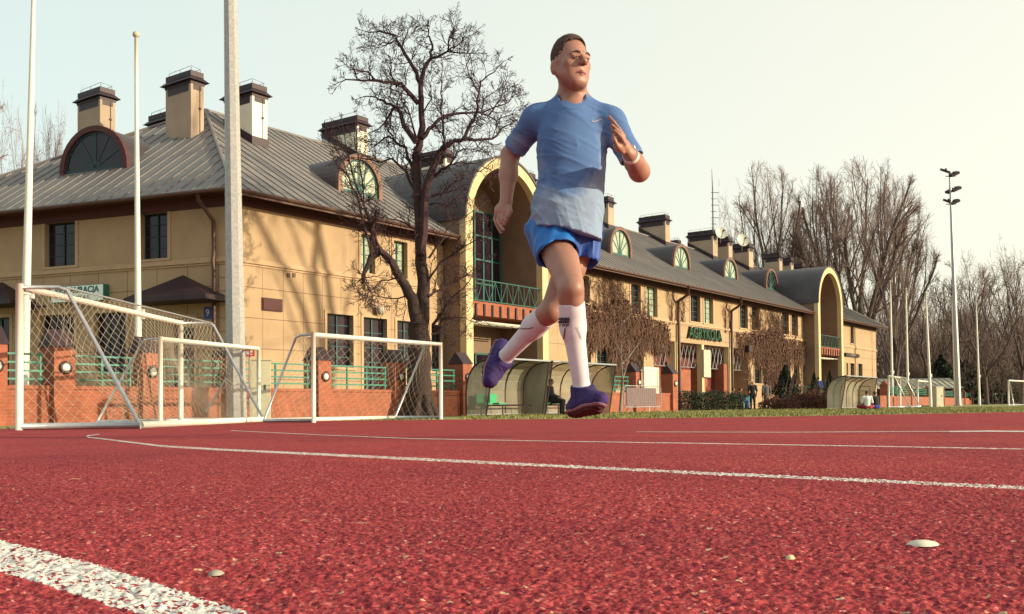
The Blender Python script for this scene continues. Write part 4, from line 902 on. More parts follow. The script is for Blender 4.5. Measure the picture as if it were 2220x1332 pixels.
mb.path([(0.1, 0, .25), (0, 0, .35), (0, 0, 1.0), (.1, 0, 1.1), (Lb - .1, 0, 1.1), (Lb, 0, 1.0), (Lb, 0, .35), (Lb - .1, 0, .25), (.1, 0, .25)], .022, 6); mb.build('frame', M['alu'], e); mb = MB()
for i in range(1, 19): mb.path([(Lb * i / 19, 0, .25), (Lb * i / 19, 0, 1.1)], .009, 4)
mb.build('bars', M['alu'], e)
for x in (.3, Lb - .3): mb = MB(); mb.path([(x, -.25, .0), (x, 0, .25), (x, .25, 0)], .02, 5); mb.build('foot', M['alu'], e)
mb = MB(); mb.box(.2, Lb - .25, .03, .06, .3, 1.02); mb.build('banner', mat('faded mauve banner', (.22, .14, .14), .9, .25, 4., stretch=(6, 1, 1)), e)
# grass strip blades between track and wall
rg = random.Random(11); mb = MB()
for i in range(26000):
    px = rg.uniform(1000, 2300); X0 = None
    Y = 24 + (rg.random() ** 1.3) * 42; p = GX(px, Y)
    if p.y < Yedge(p.x) + .05: continue
    q = p - WA
    if q.dot(nW) > -.1 and p.x < 12: continue
    h = rg.uniform(.03, .09); a = rg.uniform(0, 6.28); d = Vector((math.cos(a), math.sin(a), 0)) * .02; l = Vector((rg.gauss(0, .03), rg.gauss(0, .03), h)); mb.add([p - d, p + d, p + l], [(0, 1, 2)])
for i in range(3500):
    X = rg.uniform(-9.5, -2); Y = Yedge(X) + rg.uniform(0, 3.5); p = Vector((X, Y, zt(Y))); h = rg.uniform(.02, .06); a = rg.uniform(0, 6.28); d = Vector((math.cos(a), math.sin(a), 0)) * .015; mb.add([p - d, p + d, p + Vector((rg.gauss(0, .03), rg.gauss(0, .03), h))], [(0, 1, 2)])
tag(mb.build('grass', M['grass']), kind='stuff')
# ================================================================== bushes
def leafy(name, base, rx, ry, h, n, m, label, cat, seed, s=.06, shape='dome', group=None):
    rg = random.Random(seed); mb = MB(); e = empty(name, base, 0, label, cat, group)
    for i in range(n):
        a = rg.uniform(0, 6.283); t = rg.random()
        if shape == 'dome': rr = math.sqrt(rg.random()); z = rg.random() ** .7 * h * math.sqrt(max(0, 1 - (rr * .85) ** 2)) * (1 + .12 * math.sin(a * 3 + seed)); k = rr
        elif shape == 'cone': z = t * h; k = (1 - t ** 1.4) * (.75 + .25 * math.sin(a * 4 + z * 3)) * rg.uniform(.5, 1)
        else: z = t * h * (1 + .05 * math.sin(5 * a)); k = rg.uniform(.6, 1) ** .5
        if shape == 'box': x = rx * (rg.uniform(-1, 1)); y = ry * rg.uniform(-1, 1); p = Vector((x, y, rg.random() * h * (1 + .08 * math.sin(x * 3)) * (1 - .25 * (x / rx) ** 6)))
        else: p = Vector((rx * k * math.cos(a), ry * k * math.sin(a), z))
        u = Vector((rg.gauss(0, 1), rg.gauss(0, 1), rg.gauss(0, 1))).normalized(); v = u.cross(Vector((rg.gauss(0, 1), rg.gauss(0, 1), rg.gauss(0, 1)))).normalized(); ss = s * rg.uniform(.5, 1.3)
        mb.quad(p - u * ss, p - v * ss * .6, p + u * ss, p + v * ss * .6)
    mb.build('foliage', m, e); mb = MB()
    for i in range(14): a = rg.uniform(0, 6.28); mb.path([(rx * .2 * math.cos(a), ry * .2 * math.sin(a), 0), (rx * .5 * math.cos(a), ry * .5 * math.sin(a), h * .45), (rx * .6 * math.cos(a + .3), ry * .6 * math.sin(a + .3), h * .8)], [.03, .02, .008], 4)
    mb.build('stem', M['vine'], e); return e
p = GX(1536, 56); e = leafy('hedge', p, 2.2, .7, 1.05, 7000, M['green'], 'dark green clipped hedge in front of the brick entrance', 'hedge', 1, .05, 'box'); e.rotation_euler.z = BRZ * .5
p = GX(1703, 66); leafy('conifer', p, 1.35, 1.2, 2.9, 6500, M['green'], 'dark bushy conifer standing before the second creeper, near the coated man', 'shrub', 2, .07, 'cone')
p = GX(1722, 67); leafy('conifer', p, .9, .9, 2.3, 2500, M['green'], 'smaller dark conifer just right of the bushy conifer', 'shrub', 8, .07, 'cone')
p = GX(1772, 62); leafy('shrub', p, 2.1, 1.2, 1.15, 7000, M['bush'], 'low rounded reddish brown shrub below the far porch', 'shrub', 3, .05)
p = GX(1690, 60); leafy('shrub', p, 1.3, .9, .75, 2500, M['bush'], 'low dark shrub right of the coated man', 'shrub', 9, .05)
p = GX(1800, 66); leafy('conifer', p, .75, .7, 2.5, 2600, M['green'], 'slim dark conifer left of the far shelter', 'shrub', 4, .06, 'cone'); p = GX(1766, 66); leafy('conifer', p, .8, .7, 2.4, 2600, M['green'], 'slim dark conifer beneath the person in blue', 'shrub', 5, .06, 'cone')
p = GX(2042, 130); leafy('evergreen_bush', p, 4.2, 3, 6.5, 5000, M['green'], 'broad dark evergreen behind the far wall left of the floodlight mast', 'shrub', 6, .22, 'cone')
p = GX(2095, 135); leafy('evergreen_bush', p, 5, 3, 6.0, 5000, M['green'], 'broad dark evergreen behind the far wall right of the floodlight mast', 'shrub', 7, .22, 'cone')
p = GX(2150, 140); leafy('evergreen_bush', p, 5.5, 3, 5.5, 5000, M['green'], 'low dark evergreen behind the far wall near the right edge', 'shrub', 12, .22, 'dome')
# ================================================================== trees
def grow(mb, p, d, L, r, lvl, rg, par):
    seg = par['seg'][min(lvl, len(par['seg']) - 1)]; n = max(2, int(L / seg)); pts = [Vector(p)]; rad = [r]; d = Vector(d).normalized(); dirs = [d]
    jit = par['jit']; up = par['up']
    env = par.get('env')
    for i in range(n):
        if env and i > 0 and (pts[-1].x ** 2 + pts[-1].y ** 2) / env[0] ** 2 + ((pts[-1].z - env[1]) / env[2]) ** 2 > rg.uniform(.85, 1.08): break
        d = (d + Vector((rg.gauss(0, jit), rg.gauss(0, jit), rg.gauss(0, jit) + up * (.5 + .5 * i / n)))).normalized(); pts.append(pts[-1] + d * (L / n)); dirs.append(d); rad.append(r * (1 - .75 * (i + 1) / n) if lvl < par['max'] else r * (1 - .8 * (i + 1) / n))
    n = len(pts) - 1
    if n < 1: return
    rad = [max(x, par['rmin']) for x in rad]; tgt = mb[0] if lvl < par.get('split', 1) else mb[1]
    tgt.path(pts, rad, par['sides'][min(lvl, len(par['sides']) - 1)], cap=False)
    if lvl >= par['max']: return
    k = par['n'][lvl]; k = max(1, int(k * L / par['L'][lvl] + rg.random())) if par.get('prop') else k
    for i in range(k):
        t = par['t0'][lvl] + (1 - par['t0'][lvl]) * (i + rg.random()) / k; j = min(int(t * n), n - 1); q = pts[j].lerp(pts[j + 1], t * n - j); dd = dirs[j + 1]
        ang = R(rg.uniform(*par['ang'][lvl])); ax = dd.cross(Vector((rg.gauss(0, 1), rg.gauss(0, 1), rg.gauss(0, 1)))).normalized(); nd = Matrix.Rotation(ang, 3, ax) @ dd
        l = L * rg.uniform(*par['ratio'][lvl]) * (1 - par.get('fall', .45) * t); rr = min(rad[j] * .7, max(par['rmin'], r * par['rr'] * (1 - .5 * t))); grow(mb, q, nd, l, rr, lvl + 1, rg, par)
# ---- the big bare tree in front of the facade, its limbs measured from the photo
TY = 32.4
tb_ = GX(912, TY); tree = empty('bare_tree', tb_, 0, 'big bare spreading tree with forked dark trunk in front of the near porch', 'tree')
def limb(pts, r0, r1, dy0, dy1, seed=0):   # pixel polyline to 3D, drifting in depth
    n = len(pts) - 1; out = []; rg = random.Random(seed)
    fine = []
    for (a, b), (c, d) in zip(pts, pts[1:]):
        for k in range(3): t = k / 3; fine.append((a + (c - a) * t, b + (d - b) * t))
    fine.append(pts[-1]); m = len(fine)
    for i, (x, y) in enumerate(fine):
        t = i / (m - 1); Y = TY + dy0 + (dy1 - dy0) * t + .12 * math.sin(4 * t + seed); jx = 0 if i in (0, m - 1) else rg.gauss(0, 1.4); out.append(P(x + jx, y + (0 if i in (0, m - 1) else rg.gauss(0, 1.4)), Y) - tb_)
    return out, [r0 + (r1 - r0) * (i / (m - 1)) ** .8 for i in range(m)]
limbs = [([(912, 908), (911, 880), (909, 840), (908, 790), (909, 740), (907, 700)], .47, .33, 0, 0),
 ([(912, 705), (918, 660), (918, 610), (912, 550), (908, 460), (905, 390), (902, 336)], .25, .14, 0, .2), ([(902, 336), (915, 277), (914, 214), (912, 182), (920, 151), (935, 126), (938, 108), (931, 82), (928, 64)], .14, .02, .2, .3),
 ([(905, 705), (896, 655), (880, 625), (866, 600), (850, 570), (828, 550), (806, 556), (792, 585), (787, 606)], .22, .06, 0, -.8), ([(858, 585), (845, 560), (815, 540), (806, 500), (812, 470)], .09, .05, -.4, -.9),
 ([(828, 550), (800, 480), (770, 400), (755, 330), (740, 262)], .05, .012, -.6, -.7), ([(806, 556), (775, 430), (745, 350), (705, 285)], .045, .012, -.7, -1.2), ([(815, 545), (790, 440), (778, 350), (770, 270)], .04, .012, -.8, -.4),
 ([(935, 126), (970, 111), (975, 83), (984, 62), (978, 42)], .05, .01, .2, -.4), ([(970, 111), (1000, 90), (1030, 72)], .03, .008, 0, .3), ([(970, 112), (1010, 118), (1040, 115)], .03, .008, 0, -.8),
 ([(912, 182), (897, 146), (872, 108), (854, 78), (824, 68), (802, 70), (784, 66)], .085, .01, .2, .9), ([(872, 108), (880, 76), (888, 60)], .03, .008, .4, .9), ([(854, 78), (838, 62), (846, 52)], .03, .007, .7, 1.2), ([(854, 90), (820, 98), (792, 84)], .03, .007, .7, .2),
 ([(907, 225), (882, 197), (859, 180), (817, 177), (791, 174), (753, 174), (722, 186)], .09, .01, .2, -.9), ([(817, 177), (800, 155), (760, 150), (742, 142)], .035, .007, -.3, -.9), ([(850, 181), (845, 210), (858, 232)], .03, .012, -.2, -.6),
 ([(902, 308), (877, 272), (868, 245), (857, 232), (827, 219), (804, 207), (775, 215)], .11, .012, .2, 1.3), ([(857, 232), (840, 260), (820, 280), (790, 290)], .05, .01, .5, 1.3), ([(860, 190), (845, 160), (850, 130), (838, 118)], .035, .007, -.2, -.8),
 ([(915, 300), (938, 272), (963, 252), (1006, 245), (1043, 245), (1094, 224), (1118, 205)], .08, .01, .1, 1.1), ([(1043, 245), (1075, 262), (1110, 248), (1128, 230)], .03, .007, .7, .1),
 ([(912, 552), (923, 416), (934, 373), (953, 335), (966, 316)], .16, .11, 0, -.5), ([(966, 320), (960, 290), (958, 252), (959, 202), (957, 151), (958, 113)], .055, .008, -.5, -.2),
 ([(966, 318), (985, 306), (1003, 303), (1015, 280), (1026, 257), (1036, 242), (1036, 202), (1044, 177), (1069, 156), (1094, 132)], .09, .01, -.5, -1.4), ([(1003, 303), (1040, 302), (1069, 304), (1089, 277), (1120, 262), (1132, 268)], .06, .01, -.6, .2),
 ([(1036, 200), (1020, 170), (1010, 140), (1018, 118)], .03, .007, -1, -1.4), ([(1060, 250), (1085, 215), (1100, 175), (1112, 190)], .03, .007, .7, 1.4), ([(1044, 250), (1050, 215), (1085, 190)], .03, .008, .6, 1.3),
 ([(896, 389), (891, 354), (875, 320), (858, 308), (842, 295), (815, 318), (790, 305)], .08, .01, .1, .9), ([(905, 430), (880, 370), (850, 345), (820, 352), (780, 340), (745, 345)], .06, .01, .1, 1.2), ([(858, 308), (835, 270), (838, 240)], .03, .008, .5, .8),
 ([(934, 389), (958, 370), (980, 357), (990, 330), (1015, 322), (1045, 330)], .06, .01, -.2, -1.2), ([(925, 430), (960, 420), (1000, 380), (1040, 372), (1075, 345)], .05, .01, -.2, .9), ([(980, 357), (1010, 352), (1050, 362), (1085, 385)], .03, .008, -.6, -1.1),
 ([(939, 705), (950, 685), (966, 673), (985, 640), (1010, 620), (1030, 585)], .06, .008, .1, -.8), ([(929, 643), (950, 632), (975, 619), (1005, 600), (1060, 560)], .05, .008, .1, .7), ([(925, 615), (955, 570), (990, 545), (1035, 520), (1065, 490)], .05, .008, 0, -1),
 ([(940, 715), (965, 690), (1000, 685), (1030, 700)], .035, .007, 0, -.6), ([(935, 725), (960, 720), (985, 735), (1010, 728)], .03, .007, 0, .6), ([(930, 560), (970, 500), (1010, 470), (1050, 440)], .04, .008, 0, .6),
 ([(890, 640), (850, 650), (810, 640), (770, 655)], .03, .007, 0, .7), ([(866, 600), (830, 610), (790, 640), (760, 630)], .03, .007, -.2, -.9), ([(905, 500), (870, 480), (830, 470), (790, 440)], .04, .008, 0, .9), ([(787, 600), (800, 630), (790, 660)], .03, .007, -.8, -1), ([(908, 460), (940, 440), (970, 445), (1000, 420)], .04, .008, 0, -.5),
 ([(903, 300), (890, 250), (870, 215), (880, 170), (895, 120)], .04, .008, 0, -.9), ([(915, 250), (935, 215), (930, 180), (945, 160)], .03, .008, 0, .7)]
par = dict(seg=[.18, .16, .13, .11], jit=.24, up=.10, max=3, sides=[4, 3, 3], n=[0, 6, 3], L=[1, 1.2, .6], t0=[.1, .15, .2], ang=[(25, 60), (25, 60), (25, 60)], ratio=[(.5, .7), (.45, .75), (.4, .8)], rr=.6, rmin=.0065, split=0, fall=.3)
tr, cr = MB(), MB(); rg = random.Random(21)
for li, (pts, r0, r1, a, b) in enumerate(limbs):
    o3, rad = limb(pts, r0, r1, a, b, li); (tr if r0 > .2 else cr).path(o3, rad, 12 if r0 > .2 else 6, cap=True)
    if li == 0:
        for k in range(7):
            a_ = k * .9; tr.path([(.25 * math.cos(a_), .25 * math.sin(a_), .7), (.40 * math.cos(a_), .40 * math.sin(a_), .25), (.58 * math.cos(a_), .58 * math.sin(a_), -.06)], [.1, .14, .07], 7)
        continue
    tot = sum((o3[i + 1] - o3[i]).length for i in range(len(o3) - 1)); cnt = int(tot / (.24 if r0 < .12 else .42)) + 2
    for k in range(cnt):
        t = (.12 if r0 < .12 else .35) + .88 * (k + rg.random()) / cnt; t = min(t, .99); j = int(t * (len(o3) - 1)); q = o3[j]; d = (o3[j + 1] - o3[j]).normalized()
        ax = d.cross(Vector((rg.gauss(0, 1), rg.gauss(0, 1), rg.gauss(0, 1)))).normalized(); nd = Matrix.Rotation(R(rg.uniform(30, 70)), 3, ax) @ d
        grow((cr, cr), q, nd, rg.uniform(.4, .95) * (1.05 - .35 * t), min(rad[j] * .6, .022), 1, rg, par)
    grow((cr, cr), o3[-1], (o3[-1] - o3[-2]), .22, max(r1, .01), 1, rg, par)
tr.build('trunk', M['bark'], tree, smooth=True); cr.build('crown', M['twig'], tree)
# ---- thin birch by the barrier
b0 = GX(1345, 39.0); bt = empty('young_birch', b0, 0, 'thin young birch with grey forked stems left of the crowd barrier', 'tree')
def L3(pts, Y, o): return [P(x, y, Y) - o for x, y in pts]
mb = MB(); mb.path(L3([(1345, 893), (1347, 860), (1350, 820)], 39, b0), [.07, .06, .05], 7)
for pts in ([(1350, 820), (1346, 770), (1348, 720), (1345, 665)], [(1350, 822), (1360, 790), (1365, 750), (1375, 690)], [(1348, 770), (1335, 745), (1318, 725)], [(1362, 775), (1385, 745), (1400, 735)], [(1348, 790), (1366, 768), (1380, 762)], [(1350, 700), (1368, 680), (1372, 660)]): mb.path(L3(pts, 39, b0), [.035] + [.022] * (len(pts) - 2) + [.008], 5)
mb.build('trunk', mat('grey birch bark', (.20, .16, .14), .9, .2, 6), bt, smooth=True); cr = MB(); rg = random.Random(6)
for k in range(26): q = P(rg.uniform(1335, 1385), rg.uniform(680, 790), 39) - b0; grow((cr, cr), q, (rg.gauss(0, .5), rg.gauss(0, .5), 1), .9, .015, 2, rg, par)
cr.build('crown', M['vine'], bt)
# ---- tall far trees
def far_tree(seed, H, fork, spread, nl, style='vase', dens=1.0, rmin=.016, rx=7.):
    rg = random.Random(seed); tr, cr = MB(), MB(); r0 = H * .022; f = Vector((rg.gauss(0, .3), rg.gauss(0, .3), fork)); tr.path([(0, 0, -.3), f * .5, f], [r0 * 1.25, r0, r0 * .85], 8, cap=False)
    va = style == 'vase'
    par = dict(seg=[1.3, 1.1, .8, .6], jit=.08 if va else .14, up=.07 if va else .03, max=3, sides=[6, 5, 3, 3], n=[int(6 * dens) + 1, int(11 * dens), int(7 * dens)], L=[1, 1, 1, 1], t0=[.12, .12, .12], ang=[(16, 32), (18, 45), (15, 50)] if va else [(25, 48), (25, 55), (20, 55)], ratio=[(.6, .9), (.26, .45), (.35, .65)], rr=.42, rmin=rmin, split=2, fall=.35, env=(rx, H * .60, H * .40))
    for k in range(nl):
        a = 6.283 * (k + rg.random() * .5) / nl; s = spread * rg.uniform(.5, 1.1); d = Vector((math.cos(a) * s, math.sin(a) * s, 1)).normalized(); L = (H - fork) * rg.uniform(.95, 1.1)
        grow((tr, cr), f * rg.uniform(.75, 1), d, L, r0 * rg.uniform(.45, .6), 0, rg, par)
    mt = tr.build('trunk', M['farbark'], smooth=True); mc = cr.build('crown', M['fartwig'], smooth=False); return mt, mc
kinds = [far_tree(41, 30, 6, .42, 6, rx=6.5), far_tree(42, 30, 7, .62, 8, rx=9), far_tree(43, 22, 4, .8, 7, 'round', .85, rx=7.5), far_tree(44, 22, 5, .7, 6, 'round', .85, rx=7), far_tree(45, 12, 2, .7, 5, 'round', .6, rx=4.5)]
def ext(k):
    v = [q.co for o in kinds[k] for q in o.data.vertices]; zs = max(q.z for q in v); xs = sorted(q.x for q in v); ys = sorted(q.y for q in v); n = len(xs); return zs, ((xs[int(n * .985)] - xs[int(n * .015)]) + (ys[int(n * .985)] - ys[int(n * .015)])) / 2
bases = [ext(k) for k in range(5)]; print('tree extents', bases)
first = [True] * 5
def place(kind, px, Y, topy, rz, label, group, wpx=None, z=-.2):
    tr, cr = kinds[kind]; q = GX(px, Y); h = P(px, topy, Y).z - q.z; s = h / bases[kind][0]; sx = (wpx * Y / FPX / bases[kind][1] / s) if wpx else 1.
    e = empty('bare_tree', Vector((q.x, q.y, z)), rz, label, 'tree', group); e.scale = (s * sx, s * sx, s)
    for o in (tr, cr):
        if first[kind]: c = o
        else: c = o.copy(); COL.objects.link(c)
        c.parent = e
    first[kind] = False
G1 = 'tall bare trees beyond the roof'
place(0, 1660, 125, 343, .4, 'tall narrow bare tree rising behind the satellite dishes', G1, 165)
place(1, 1870, 122, 330, 2.2, 'tallest and broadest bare tree, right above the far porch', G1, 250)
place(0, 1775, 130, 352, 1.0, 'tall bare tree standing between the chimneys and the tallest tree', G1, 150)
place(1, 1945, 128, 372, 4.0, 'tall bare tree on the right flank of the tallest tree', G1, 150)
place(1, 1722, 135, 440, 5.0, 'shorter bare tree in the gap left of the tall pair', G1, 110)
place(2, 1575, 120, 390, 0.5, 'slight bare tree behind the radio mast', G1, 85)
G2 = 'dark bare trees of the wood at right'
specs = [(3, 1945, 112, 560, 'stout forked bare tree with a broken top beside the leftmost far flagpoles'), (2, 2140, 118, 512, 'broad bare tree nearest the right edge of the flagpoles, crown highest at right'), (3, 2215, 120, 530, 'bare tree cut off by the right edge'),
         (2, 2010, 135, 600, 'bare tree behind the second far flagpole'), (3, 2060, 140, 590, 'bare tree directly behind the floodlight mast'), (3, 2105, 140, 560, 'bare tree between mast and rightmost flagpole'), (2, 2180, 145, 545, 'bare tree just right of the rightmost flagpole')]
for i, (k, px, Y, ty, lb) in enumerate(specs): place(k, px, Y, ty, i * 1.3 + .3, lb, G2, 130 if i else 90)
ORD = 'first second third fourth fifth sixth seventh eighth ninth tenth eleventh twelfth thirteenth fourteenth fifteenth sixteenth seventeenth eighteenth nineteenth twentieth'.split(); ORD += ['twenty-' + q for q in ORD[:9]] + ['thirtieth'] + ['thirty-' + q for q in ORD[:9]]
rg = random.Random(77)
for i in range(34):
    px = 1890 + i * 11.5 + rg.uniform(-5, 5); Y = rg.uniform(150, 215); place(rg.choice([2, 3, 3, 4]), px, Y, rg.uniform(600, 690), rg.uniform(0, 6), ORD[i] + ' from the left of the bare trees deep in the wood behind the far wall', G2 + ', back rows', 110)
for i in range(16):
    px = 1905 + i * 22 + rg.uniform(-6, 6); Y = rg.uniform(125, 140); place(4, px, Y, rg.uniform(735, 785), rg.uniform(0, 6), ORD[i] + ' from the left of the low bare undergrowth trees behind the far wall', 'undergrowth trees behind the far wall', 60)
G3 = 'bare trees behind the left roof'
place(2, 25, 75, 175, 1.0, 'bare tree at the left edge behind the roof', G3, 110); place(3, 95, 70, 225, 2.0, 'bare tree between the leftmost flagpole and the round dormer', G3, 90); place(2, 155, 66, 178, 3.1, 'bare tree with seed clusters just left of the leftmost chimney', G3, 75); place(3, -60, 80, 200, 4.4, 'bare tree mostly outside the left edge', G3, 160)
q = Vector((24.6, 28.8, -.2)); e = empty('bare_tree', q, .6, 'tall bare tree outside the frame at right whose shadow falls on the ochre facade', 'tree'); e.scale = (.8, .8, 1)
for o in far_tree(51, 24, 9.5, .5, 3, 'round', .4, rmin=.02, rx=5): o.parent = e

# wood floor mass far behind the wall
rg = random.Random(9); mb = MB()
for i in range(16000):
    px = rg.uniform(1880, 2330); Y = rg.uniform(150, 240); q = GX(px, Y); q.z += rg.random() ** 1.5 * 11; u = Vector((rg.gauss(0, .25), rg.gauss(0, .25), rg.gauss(0, 1))).normalized(); v = u.cross(Vector((rg.gauss(0, 1), 1, 0))).normalized(); s = rg.uniform(.3, 1.2)
    mb.add([q - v * .05, q + v * .05, q + u * s], [(0, 1, 2)])
tag(mb.build('thicket', M['farbark'], label='dark brown brushwood filling the wood behind the far wall'), kind='stuff')
# ================================================================== people: bodies grown from distance fields, one continuous surface each
def V3(p): return np.array((p[0], p[1], p[2]), dtype=np.float32)
class SDF:
    def __init__(s, lo, hi, h):
        s.h = h; s.lo = V3(lo); s.n = [int(math.ceil((hi[i] - lo[i]) / h)) + 1 for i in range(3)]; s.f = np.full(s.n, .5, np.float32)
    def sub(s, lo, hi, pad):
        i0 = [max(0, int((lo[i] - pad - s.lo[i]) / s.h)) for i in range(3)]; i1 = [min(s.n[i], int((hi[i] + pad - s.lo[i]) / s.h) + 2) for i in range(3)]
        if any(a >= b for a, b in zip(i0, i1)): return None, None
        ax = [(s.lo[i] + np.arange(i0[i], i1[i], dtype=np.float32) * s.h) for i in range(3)]
        X, Y, Z = np.meshgrid(*ax, indexing='ij', sparse=True); return tuple(slice(a, b) for a, b in zip(i0, i1)), (X, Y, Z)
    def put(s, sl, d, k, op='add'):
        f = s.f[sl]
        if op == 'add': h = np.maximum(k - np.abs(f - d), 0) / k; s.f[sl] = np.minimum(f, d) - h * h * k * .25
        elif op == 'cut': h = np.maximum(k - np.abs(f + d), 0) / k; s.f[sl] = np.maximum(f, -d) + h * h * k * .25
        elif op == 'and': s.f[sl] = np.maximum(f, d)
    def cap(s, a, b, r1, r2, k=.02, op='add', sq=None):
        a, b = V3(a), V3(b); r = max(r1, r2); sl, q = s.sub(np.minimum(a, b), np.maximum(a, b), r + k * 1.5 + .01)
        if sl is None: return s
        ab = b - a; L = max(float(ab @ ab), 1e-9); t = ((q[0] - a[0]) * ab[0] + (q[1] - a[1]) * ab[1] + (q[2] - a[2]) * ab[2]) / L; t = np.clip(t, 0, 1)
        dx, dy, dz = q[0] - a[0] - t * ab[0], q[1] - a[1] - t * ab[1], q[2] - a[2] - t * ab[2]
        d = np.sqrt(dx * dx + dy * dy + dz * dz)
        if sq:  # flatten along direction sq[0] by factor sq[1]
            n = V3(sq[0]); n = n / np.linalg.norm(n); e = dx * n[0] + dy * n[1] + dz * n[2]; d = np.sqrt(np.maximum(d * d - e * e, 0) + (e * sq[1]) ** 2)
        s.put(sl, d - (r1 + (r2 - r1) * t), k, op); return s
    def ell(s, c, r, Rm=None, k=.02, op='add'):
        c = V3(c); m = max(r); sl, q = s.sub(c, c, m + k * 1.5 + .01)
        if sl is None: return s
        x, y, z = q[0] - c[0], q[1] - c[1], q[2] - c[2]
        if Rm is not None: x, y, z = (Rm[0][0] * x + Rm[0][1] * y + Rm[0][2] * z, Rm[1][0] * x + Rm[1][1] * y + Rm[1][2] * z, Rm[2][0] * x + Rm[2][1] * y + Rm[2][2] * z)
        k0 = np.sqrt((x / r[0]) ** 2 + (y / r[1]) ** 2 + (z / r[2]) ** 2); k1 = np.sqrt((x / r[0] ** 2) ** 2 + (y / r[1] ** 2) ** 2 + (z / r[2] ** 2) ** 2)
        s.put(sl, k0 * (k0 - 1) / np.maximum(k1, 1e-6), k, op); return s
    def plane(s, p, n):   # keep the side where (x - p).n < 0
        n = V3(n); n = n / np.linalg.norm(n); sl, q = s.sub(s.lo, s.lo + np.array(s.n) * s.h, 0); d = (q[0] - p[0]) * n[0] + (q[1] - p[1]) * n[1] + (q[2] - p[2]) * n[2]; s.f[sl] = np.maximum(s.f[sl], d); return s
    def noise(s, fn): sl, q = s.sub(s.lo, s.lo + np.array(s.n) * s.h, 0); s.f[sl] = s.f[sl] + fn(*q).astype(np.float32); return s
    def mesh(s, name, mats, parent, origin, matfn=None, label=None):
        f = s.f; f[0], f[-1], f[:, 0], f[:, -1], f[:, :, 0], f[:, :, -1] = (.01,) * 6; ins = f < 0; nx, ny, nz = f.shape
        c = np.zeros((nx - 1, ny - 1, nz - 1), np.int8)
        for dx in (0, 1):
            for dy in (0, 1):
                for dz in (0, 1): c += ins[dx:nx - 1 + dx, dy:ny - 1 + dy, dz:nz - 1 + dz]
        act = np.argwhere((c > 0) & (c < 8)); idx = np.full(c.shape, -1, np.int32); idx[tuple(act.T)] = np.arange(len(act)); acc = np.zeros((len(act), 3), np.float32); cnt = np.zeros(len(act), np.float32)
        cor = [(a, b, d) for a in (0, 1) for b in (0, 1) for d in (0, 1)]
        for i, A in enumerate(cor):
            for B in cor[i + 1:]:
                if sum(abs(p - q) for p, q in zip(A, B)) != 1: continue
                fa = f[act[:, 0] + A[0], act[:, 1] + A[1], act[:, 2] + A[2]]; fb = f[act[:, 0] + B[0], act[:, 1] + B[1], act[:, 2] + B[2]]; m = (fa < 0) != (fb < 0)
                t = np.where(m, fa / np.where(m, fa - fb, 1), 0); 
                for ax in range(3): acc[:, ax] += np.where(m, A[ax] + t * (B[ax] - A[ax]), 0)
                cnt += m
        v = (act + acc / cnt[:, None]) * s.h + s.lo; faces = []
        for ax in range(3):
            sh = [slice(None)] * 3; sh2 = [slice(None)] * 3; sh[ax] = slice(0, -1); sh2[ax] = slice(1, None); cr = ins[tuple(sh)] != ins[tuple(sh2)]; pos = np.argwhere(cr); u, w_ = [i for i in range(3) if i != ax]
            pos = pos[(pos[:, u] > 0) & (pos[:, w_] > 0) & (pos[:, u] < f.shape[u] - 1) & (pos[:, w_] < f.shape[w_] - 1)]
            def at(du, dw): p = pos.copy(); p[:, u] += du; p[:, w_] += dw; return idx[tuple(p.T)]
            q = np.stack([at(-1, -1), at(0, -1), at(0, 0), at(-1, 0)], 1); flip = ins[tuple(pos.T)] ^ (ax == 1); q[~flip] = q[~flip][:, ::-1]; faces.append(q)
        faces = np.concatenate(faces); faces = faces[(faces >= 0).all(1)]
        me = bpy.data.meshes.new(name); v = v - V3(origin); me.vertices.add(len(v)); me.vertices.foreach_set('co', v.astype(np.float32).ravel()); me.loops.add(faces.size); me.loops.foreach_set('vertex_index', faces.ravel().astype(np.int32))
        me.polygons.add(len(faces)); me.polygons.foreach_set('loop_start', np.arange(0, faces.size, 4, dtype=np.int32)); me.polygons.foreach_set('loop_total', np.full(len(faces), 4, np.int32)); me.update(calc_edges=True)
        if not isinstance(mats, (list, tuple)): mats = [mats]
        for m in mats: me.materials.append(m)
        if matfn is not None: cen = v[faces].mean(1) + V3(origin); me.polygons.foreach_set('material_index', matfn(cen).astype(np.int32))
        me.polygons.foreach_set('use_smooth', [True] * len(faces)); me.validate()
        o = bpy.data.objects.new(name, me); COL.objects.link(o); o.parent = parent
        if label: o['label'] = label
        return o
def skin_mat(name, col, rough=.5):
    m = mat(name, col, rough, .10, 18., bump=.06, bscale=160); b = m.node_tree.nodes['Principled BSDF']; b.inputs['Subsurface Weight'].default_value = .12; b.inputs['Subsurface Radius'].default_value = (.012, .004, .002); return m
M['skin'] = skin_mat('skin', (.315, .148, .105)); M['lip'] = skin_mat('lips', (.24, .06, .055)); M['hair'] = mat('brown hair', (.075, .034, .024), .8, .6, 110., bump=.8, bscale=220)
_rs = np.random.RandomState(7); _LAT = _rs.rand(32, 32, 32).astype(np.float32)
def vnoise(x, y, z):
    xi, yi, zi = (np.floor(q).astype(np.int32) for q in (x, y, z)); fx, fy, fz = x - xi, y - yi, z - zi; fx, fy, fz = (q * q * (3 - 2 * q) for q in (fx, fy, fz)); o = 0
    for a in (0, 1):
        for b_ in (0, 1):
            for c in (0, 1): o = o + _LAT[(xi + a) % 32, (yi + b_) % 32, (zi + c) % 32] * (fx if a else 1 - fx) * (fy if b_ else 1 - fy) * (fz if c else 1 - fz)
    return o
def ridge(x, y, z): return np.maximum(0, 1 - np.abs(2 * vnoise(x, y, z) - 1) * 2.2) ** 2
